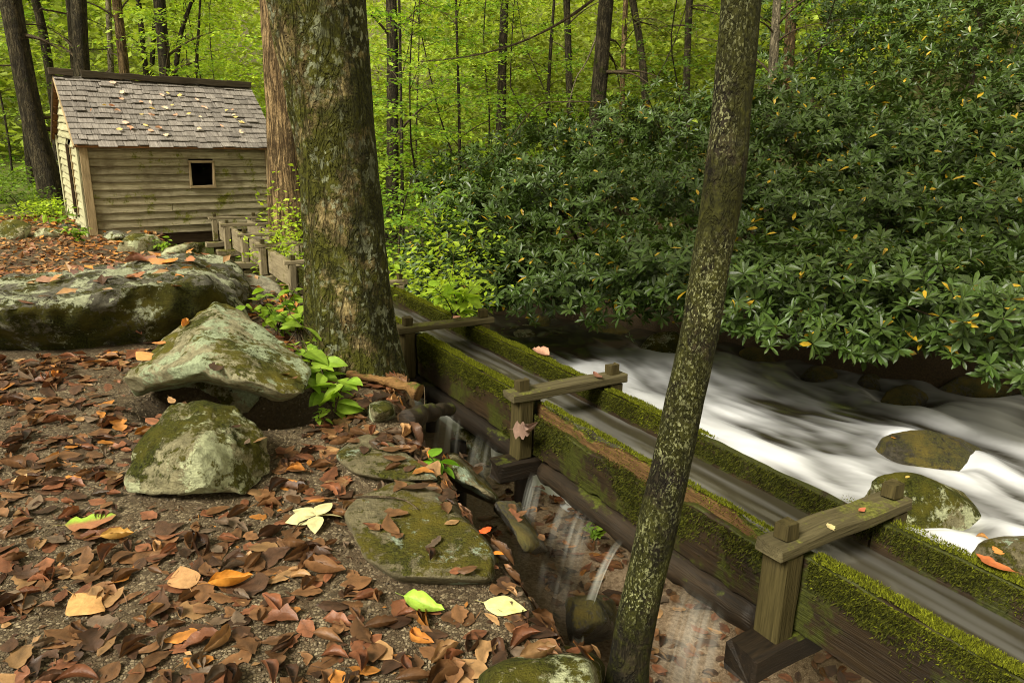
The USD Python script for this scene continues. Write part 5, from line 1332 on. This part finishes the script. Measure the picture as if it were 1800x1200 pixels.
ZONES = [("beside the blocky rock", 345, 880, 130), ("by the mossy slab in the trail", 740, 940, 170), ("heaped at the bank edge by the slim trunk", 990, 1080, 130), ("on the leafy bank between slab and leak", 800, 790, 130),
         ("at the massive trunk's foot", 640, 700, 90), ("under the slanting slab's left tip", 160, 700, 130), ("around the cream five fingered leaf", 555, 910, 110), ("in the bottom left corner", 110, 1150, 190), ("at the middle of the bottom edge", 560, 1150, 200),
         ("near the rock at the bottom edge", 900, 1160, 140), ("on the gravel at the left edge", 60, 900, 200), ("on the gravel below the blocky rock", 370, 1020, 200)]
def zone_of(px, py):
    return min(ZONES, key=lambda z: math.hypot(px - z[1], py - z[2]) / z[3])[0]
V, F, C, off = [], [], [], 0
for i in range(n):
    hue = np.array(HUES[HI[i]][1]) * r.uniform(0.5, 1.15)
    v0, f0 = DRY[VI[i]]
    c = hue * TONE[VI[i]] * (0.8 + 0.4 * noise(v0 * 4 + i, 3))[:, None]
    if i in single:
        nm = HUES[HI[i]][0]
        M = np.eye(4); M[:3, :3] = FR[i] * SZ[i]; M[:3, 3] = lp[i]
        zn = zone_of(pxs[i], pys[i]); sz_ = "large " if SZ[i] > 0.125 else "small " if SZ[i] < 0.085 else ""
        geo("fallen_leaf", (v0, f0), M_LITTER, smooth=True, col=c, M=M, label=f"{sz_}{nm} fallen leaf {zn}", cat="leaf", group=f"{sz_}{nm} leaves {zn}")
    else:
        V.append((v0 * SZ[i]) @ FR[i].T + lp[i]); F.append(f0 + off); off += len(v0); C.append(c)
fx, fy = lay(9000, -1.6, 4.5, -4.4, -0.1, lambda t, s, x, y: (s < bank_edge(t) + 0.4) * 0.9)
fz_, fr_ = top_z(fx, fy)
fk = ~fr_; fx, fy, fz_ = fx[fk], fy[fk], fz_[fk]; nf = len(fx)
fl_ = r.random(nf) < 0.35     # bits of leaf and needles among the gravel
sz3 = np.where(fl_[:, None], np.stack([r.uniform(.03, .07, nf), r.uniform(.004, .009, nf), np.full(nf, .02)], 1), np.stack([r.uniform(.012, .04, nf)] * 3, 1))
v0, f0 = scatter(OVAL_V, OVAL_F, np.stack([fx, fy, fz_ + 0.004], 1), frames(np.array([0, 0, 1.0]) + r.normal(0, 0.2, (nf, 3)), r), sz3)
V.append(v0); F.append(f0 + off); C.append(np.repeat(np.array([x_[1] for x_ in HUES])[r.choice(6, nf, p=[.3, .4, .08, .04, .1, .08])] * r.uniform(0.5, 1.2, (nf, 1)), 5, 0))
geo("leaf_litter", (np.vstack(V), np.vstack(F)), M_LITTER, smooth=True, col=np.vstack(C), kind="stuff", label="brown leaf litter strewn over the near trail and bank", cat="leaf litter")
# far trail carpet and leaves on the hillside
xs, ys = lay(30000, 3.8, 15, -9.0, -0.3, lambda t, s, x, y: 0.95 * sstep(0.22, 0.42, fbm(np.stack([x * 0.9, y * 0.9, 0 * x], -1), 3, 3)) * (s < bank_edge(t) + 0.3) * (1 - 0.3 * sstep(8, 12, t)))
n = len(xs)
zt, rk = top_z(xs, ys)
ok = ~((zt > ground(xs, ys) + 0.1) & (r.random(n) < 0.93)); xs, ys, zt = xs[ok], ys[ok], zt[ok]; n = len(xs)
h = np.array([x_[1] for x_ in HUES])[r.choice(6, n, p=[0.25, 0.08, 0.25, 0.22, 0.2, 0.0])] * r.uniform(0.8, 1.35, (n, 1))
v, f = scatter(OVAL_V, OVAL_F, np.stack([xs, ys, zt + 0.012], 1), frames(np.array([0, 0, 1.0]) + r.normal(0, 0.3, (n, 3)), r), r.uniform(0.07, 0.14, n))
geo("leaf_litter", (v, f), M_LITTER, col=np.repeat(h, 5, 0), kind="stuff", label="orange brown leaf carpet on the trail before the mill", cat="leaf litter")
# pebbles of the gravel
peb = trimesh.creation.icosphere(0)
n = 9000
t, s = r.uniform(-1.6, 3.5, n), r.uniform(-4.0, -0.4, n)
x, y = xy(t, s); ok = s < bank_edge(t); x, y = x[ok], y[ok]; n = len(x)
v, f = scatter(peb.vertices, peb.faces, np.stack([x, y, ground(x, y) + 0.001], 1), frames(r.normal(size=(n, 3)), r), np.stack([r.uniform(.004, .010, n), r.uniform(.003, .008, n), r.uniform(.003, .006, n)], 1))
c = np.array((0.12, 0.092, 0.054)) * r.uniform(0.35, 1.6, (n, 1)) * np.array([1, r.uniform(0.95, 1.05), 1])
geo("gravel", (v, f), M_LITTER, col=np.repeat(c, len(peb.vertices), 0), kind="stuff", label="small pebbles of the trail surface", cat="gravel")

# leaves that stand out
def special(label, P, size, hue, seed, az=0.0, nrm=(0, 0, 1), name="fallen_leaf", cat="leaf", variant=3, group=None):
    rr = np.random.default_rng(seed)
    v0, f0 = DRY[variant % 30]
    Fm = frames(np.array([nrm], float), rr, np.array([[math.cos(az), math.sin(az), 0.01]]))[0]
    M = np.eye(4); M[:3, :3] = Fm * size; M[:3, 3] = P
    c = np.asarray(hue, float)
    c = np.tile(c, (len(v0), 1)) if c.ndim == 1 else c[0] + (c[1] - c[0]) * sstep(-0.05, 0.05, v0[:, 1:2] + 0.08 * (noise(v0 * 5, 2)[:, None] - .5))
    return geo(name, (v0, f0), M_LITTER, smooth=True, col=c * (0.88 + 0.24 * noise(v0 * 7, 5))[:, None], M=M, label=label, cat=cat, group=group)
def gp(px, py, lift=0.02):
    P = at_z(px, py, 0.02)
    P[2] = max(float(top_z(np.array([P[0]]), np.array([P[1]]))[0][0]), -0.2) + lift
    return P
special("large pale orange leaf lying at the lower left of the trail", gp(155, 1052), 0.17, (0.46, 0.25, 0.09), 1, -0.5, variant=0)
special("half green half brown leaf left of the blocky rock", gp(160, 912), 0.18, [(0.30, 0.13, 0.06), (0.24, 0.36, 0.04)], 2, 0.5, variant=2)
special("tan oval leaf pointing down near the bottom left", gp(325, 1012), 0.15, (0.38, 0.21, 0.09), 3, 2.2, variant=10)
special("glowing orange curled leaf right of the tan oval one", gp(405, 1015), 0.15, (0.50, 0.21, 0.03), 4, 0.4, variant=9)
special("tiny scarlet leaf on the mossy slab's right edge", gp(852, 966), 0.06, (0.62, 0.09, 0.02), 5, 0.9, variant=7)
special("lime green ragged leaf below the mossy slab", gp(745, 1062), 0.16, (0.30, 0.46, 0.06), 6, -0.4, variant=9)
special("pale cream green leaf right of the lime green one", gp(888, 1068), 0.15, (0.55, 0.54, 0.22), 7, -0.2, variant=10)
special("orange scrap of leaf below the scarlet one", gp(874, 988), 0.07, (0.55, 0.2, 0.03), 8, 0.1, variant=11)
special("yellow brown curled leaf beside the half green leaf", gp(205, 935), 0.12, (0.42, 0.24, 0.06), 9, 0.3, variant=14)
bk = thing("compound_leaf", "cream yellow five fingered leaf lying on the trail", "leaf")
rr = np.random.default_rng(3)
P = gp(555, 908, 0.035)
for k, a in enumerate((-2.6, -1.35, 0.15, 1.25, 2.75)):
    Fm = frames(np.array([[0.15 * rr.normal(), 0.15 * rr.normal(), 1.0]]), rr, np.array([[math.cos(a), math.sin(a), 0.12]]))[0]
    sz = 0.115 * rr.uniform(0.85, 1.1)
    v0 = LEAFG_V * [1, 1.05, 0.6]
    geo("leaflet", (v0 * sz @ Fm.T + P, LEAFG_F), M_LITTER, bk, smooth=True, col=np.tile(np.array((0.46, 0.42, 0.21)) * rr.uniform(0.9, 1.1), (len(v0), 1)))
geo("stalk", tube(np.array([P, P + [-0.05, -0.06, 0.0], P + [-0.07, -0.12, -0.02]]), [0.003, 0.003, 0.002], 5), M_TWIG, bk, smooth=True)
def fl(t, s, z):
    return A + TDIR * t + np.array([*S2, 0]) * s + ZL * z
special("dry pinkish leaf lying across the mossy far board", fl(2.55, 0.58, TOPZ + 0.03), 0.17, (0.48, 0.27, 0.18), 11, 2.3, variant=14)
special("pink leaf on the third crossbar", fl(3.51, 0.42, 0.02), 0.09, (0.50, 0.24, 0.17), 12, 1.0, variant=15)
special("dark leaf draped over the second crossbar", fl(1.84, 0.52, 0.015), 0.11, (0.16, 0.07, 0.045), 13, 1.9, variant=16)
special("grey brown leaf hanging on the right of the second post", fl(1.74, -0.07, -0.19), 0.16, (0.16, 0.10, 0.075), 14, 0.0, nrm=(-0.8, -0.55, 0.2), variant=17)
special("curled grey leaf hanging from the second crossbar", fl(1.68, -0.05, -0.13), 0.12, (0.20, 0.13, 0.10), 15, 0.0, nrm=(-0.8, -0.5, 0.3), variant=4)
special("long rust leaf on the far board at the right edge", fl(-0.36, 0.59, TOPZ + 0.03), 0.13, (0.34, 0.10, 0.03), 16, 2.2, variant=18)
special("small red leaf on the nearest crossbar", fl(0.05, 0.42, 0.006), 0.05, (0.35, 0.10, 0.05), 17, 0.6, variant=8)
special("cream scrap of leaf on the nearest crossbar's middle", fl(0.03, 0.20, 0.006), 0.05, (0.42, 0.34, 0.16), 18, 1.6, variant=13)
for k, (px, py, h, sz, hue) in enumerate([(1552, 876, 0.22, .09, (0.45, 0.15, 0.03)), (1594, 842, 0.34, .06, (0.5, 0.33, 0.08)), (1750, 972, 0.24, .09, (0.5, 0.2, 0.05)), (1570, 772, .14, .05, (.5, .2, .03)), (1725, 950, .26, .07, (.4, .2, .06))]):
    P = at_z(px, py, float(wz(px, py)[2]) + h); z_, _ = top_z(np.array([P[0]]), np.array([P[1]])); P[2] = max(z_[0], P[2]) + 0.02
    special(["orange leaf on the left shoulder of the big river rock", "small yellow leaf on top of the big river rock", "orange leaf on the speckled rock at the right edge", "tiny orange leaf on the long low olive rock", "small tan leaf at the left of the speckled rock"][k], P, sz, hue, 40 + k, 0.7 * k, variant=k)
# leaves lying on the boulders
for k, (px, py, d, sz, hue) in enumerate([(285, 482, 5.9, .2, (.42, .19, .07)), (300, 488, 5.9, .16, (.5, .2, .04)), (335, 474, 6.0, .12, (.40, .16, .07)), (205, 480, 6.2, .22, (.20, .10, .07)), (240, 470, 6.3, .2, (.22, .10, .065)), (262, 462, 6.4, .18, (.2, .1, .07)), (130, 500, 5.6, .12, (.12, .06, .045)),
                                          (90, 515, 5.3, .18, (.25, .13, .08)), (240, 503, 5.5, .16, (.3, .13, .06)), (325, 578, 4.0, .10, (.45, .2, .04)), (255, 628, 3.8, .13, (.48, .22, .07)), (283, 605, 3.9, .09, (.45, .17, .05)), (445, 487, 6.6, .2, (.42, .12, .06))]):
    P = at_d(px, py, d); z_, on = top_z(np.array([P[0]]), np.array([P[1]]))
    P[2] = z_[0] + 0.015
    special(["cupped orange brown leaf standing on top of the huge boulder", "bright orange leaf beside the cupped one on the huge boulder", "round brown leaf near the right end of the huge boulder's top", "dull purple brown leaf at the back of the huge boulder", "long purple brown leaf on the huge boulder's crest", "grey purple leaf on the huge boulder's highest part", "small dark leaf on the pale lip of the huge boulder",
             "flat leaf on the left part of the huge boulder", "rusty leaf in the middle of the huge boulder's lip", "orange leaf caught on the slanting slab's upper face", "pale orange leaf near the slanting slab's left tip", "curled small leaf on the slanting slab's left slope", "red brown leaf on the smooth pale rock"][k], P, sz, hue, 60 + k, 0.9 * k, nrm=(0.1, -0.2, 1), variant=k)
# pale leaves on the roof
r = np.random.default_rng(88)
for k in range(42):
    cl_ = [(0.75, 0.3), (1.35, 0.75), (1.5, 0.35), (2.2, 0.6), (1.0, 0.55), (0.9, 1.0), (2.4, 1.0), (1.7, 1.2), (2.6, 0.4), (0.55, 0.9)][k % 10]
    u = cl_[0] + r.normal(0, 0.22); w = np.clip(cl_[1] + r.normal(0, 0.16), 0.06, slope - 0.15)
    P = P0 + UX * u + VX * (w * ca) + ZV * (HW + w * sa) + (ZV * ca - VX * sa) * 0.085
    hi = int(r.integers(0, 4)); sz_ = r.uniform(0.06, 0.12)
    hue = [(0.62, 0.42, 0.30), (0.66, 0.52, 0.34), (0.6, 0.46, 0.16), (0.55, 0.30, 0.18)][hi]
    where = f"{['left', 'middle', 'right'][min(2, int(u / MW * 3))]} part of the roof {['near the eave', 'at mid slope', 'near the ridge'][min(2, int(w / slope * 3))]}"
    kindof = ("large " if sz_ > 0.105 else "small " if sz_ < 0.075 else "") + ["pinkish", "cream", "yellow", "rusty"][hi]
    special(f"{kindof} dry leaf on the {where}", P, sz_, hue, 100 + k, r.uniform(0, 6), nrm=ZV * ca - VX * sa, variant=k, group=f"{kindof} dry leaves on the {where}")

# ---------------------------------------------------------------- wood pieces and twigs on the ground
pa, pb_ = at_z(612, 660, 0.04), at_z(738, 690, 0.03)
lg = geo("rotten_log", limb([pa, (pa + pb_) / 2 + [0, 0, 0.02], pb_], 0.026, 0.042, 18, 40, amp=0.034, seed=5), mat_wood("rotten_log_wood", (0.10, 0.05, 0.018), (0.26, 0.145, 0.05), moss=0.36, stain=0.6), smooth=True, label="rotten orange log lying at the foot of the massive trunk", cat="log")
pa, pb_ = at_z(715, 740, 0.03), at_z(772, 725, -0.05)
geo("rotten_log", limb([pa, pb_ + [0, 0, 0.02], pb_ + (pb_ - pa) * 0.4], 0.055, 0.045, 18, 24, amp=0.035, seed=6), M_LOG, smooth=True, label="short dark wet log end under the flume by the leak", cat="log")
for k, (pts, lab) in enumerate([([(622, 898), (700, 905), (735, 925)], "thin dry twig lying on the mossy slab"), ([(340, 1015), (420, 1040), (520, 1045)], "thin dark twig among leaves at the lower left of the trail"),
                                ([(455, 1020), (480, 1000), (540, 1040)], "short twig in the gravel below the blocky rock"), ([(120, 705), (160, 690), (200, 690)], "small stick below the huge boulder"), ([(700, 800), (740, 740), (746, 700)], "bent thin twig sticking up beside the short wet log")]):
    P = np.array([gp(*q, lift=0.012) for q in pts])
    if k == 4:
        P[1, 2] += 0.12; P[2, 2] += 0.28
    geo("twig", limb(P, 0.005, 0.003, 6, 14, amp=0.002, seed=k), M_TWIG, smooth=True, label=lab, cat="twig")
pa = [at_d(1052, -8, 7.0), at_d(985, 40, 7.2), at_d(900, 80, 7.4), at_d(820, 100, 7.6), at_d(752, 108, 7.8)]
geo("bare_branch", limb(pa, 0.016, 0.004, 7, 30, amp=0.004, seed=3), M_TWIG, smooth=True, label="long thin bare branch reaching down across the top centre", cat="branch")
geo("bare_branch", limb([at_d(1048, 65, 14.6), at_d(1030, 110, 14.2), at_d(1012, 140, 13.8), at_d(1000, 190, 13.4)], 0.02, 0.006, 7, 24, amp=0.004, seed=4), M_BARK_PALE, smooth=True, label="pale crooked dead limb left of the thick trunk", cat="branch")
geo("fallen_branch", limb([at_d(1050, 180, 11.5), at_d(960, 180, 11.7), at_d(900, 240, 12.0), at_d(860, 300, 12.2)], 0.014, 0.005, 6, 24, amp=0.006, seed=8), M_TWIG, smooth=True, label="thin bent dead branch lying over the far bank bushes", cat="branch")
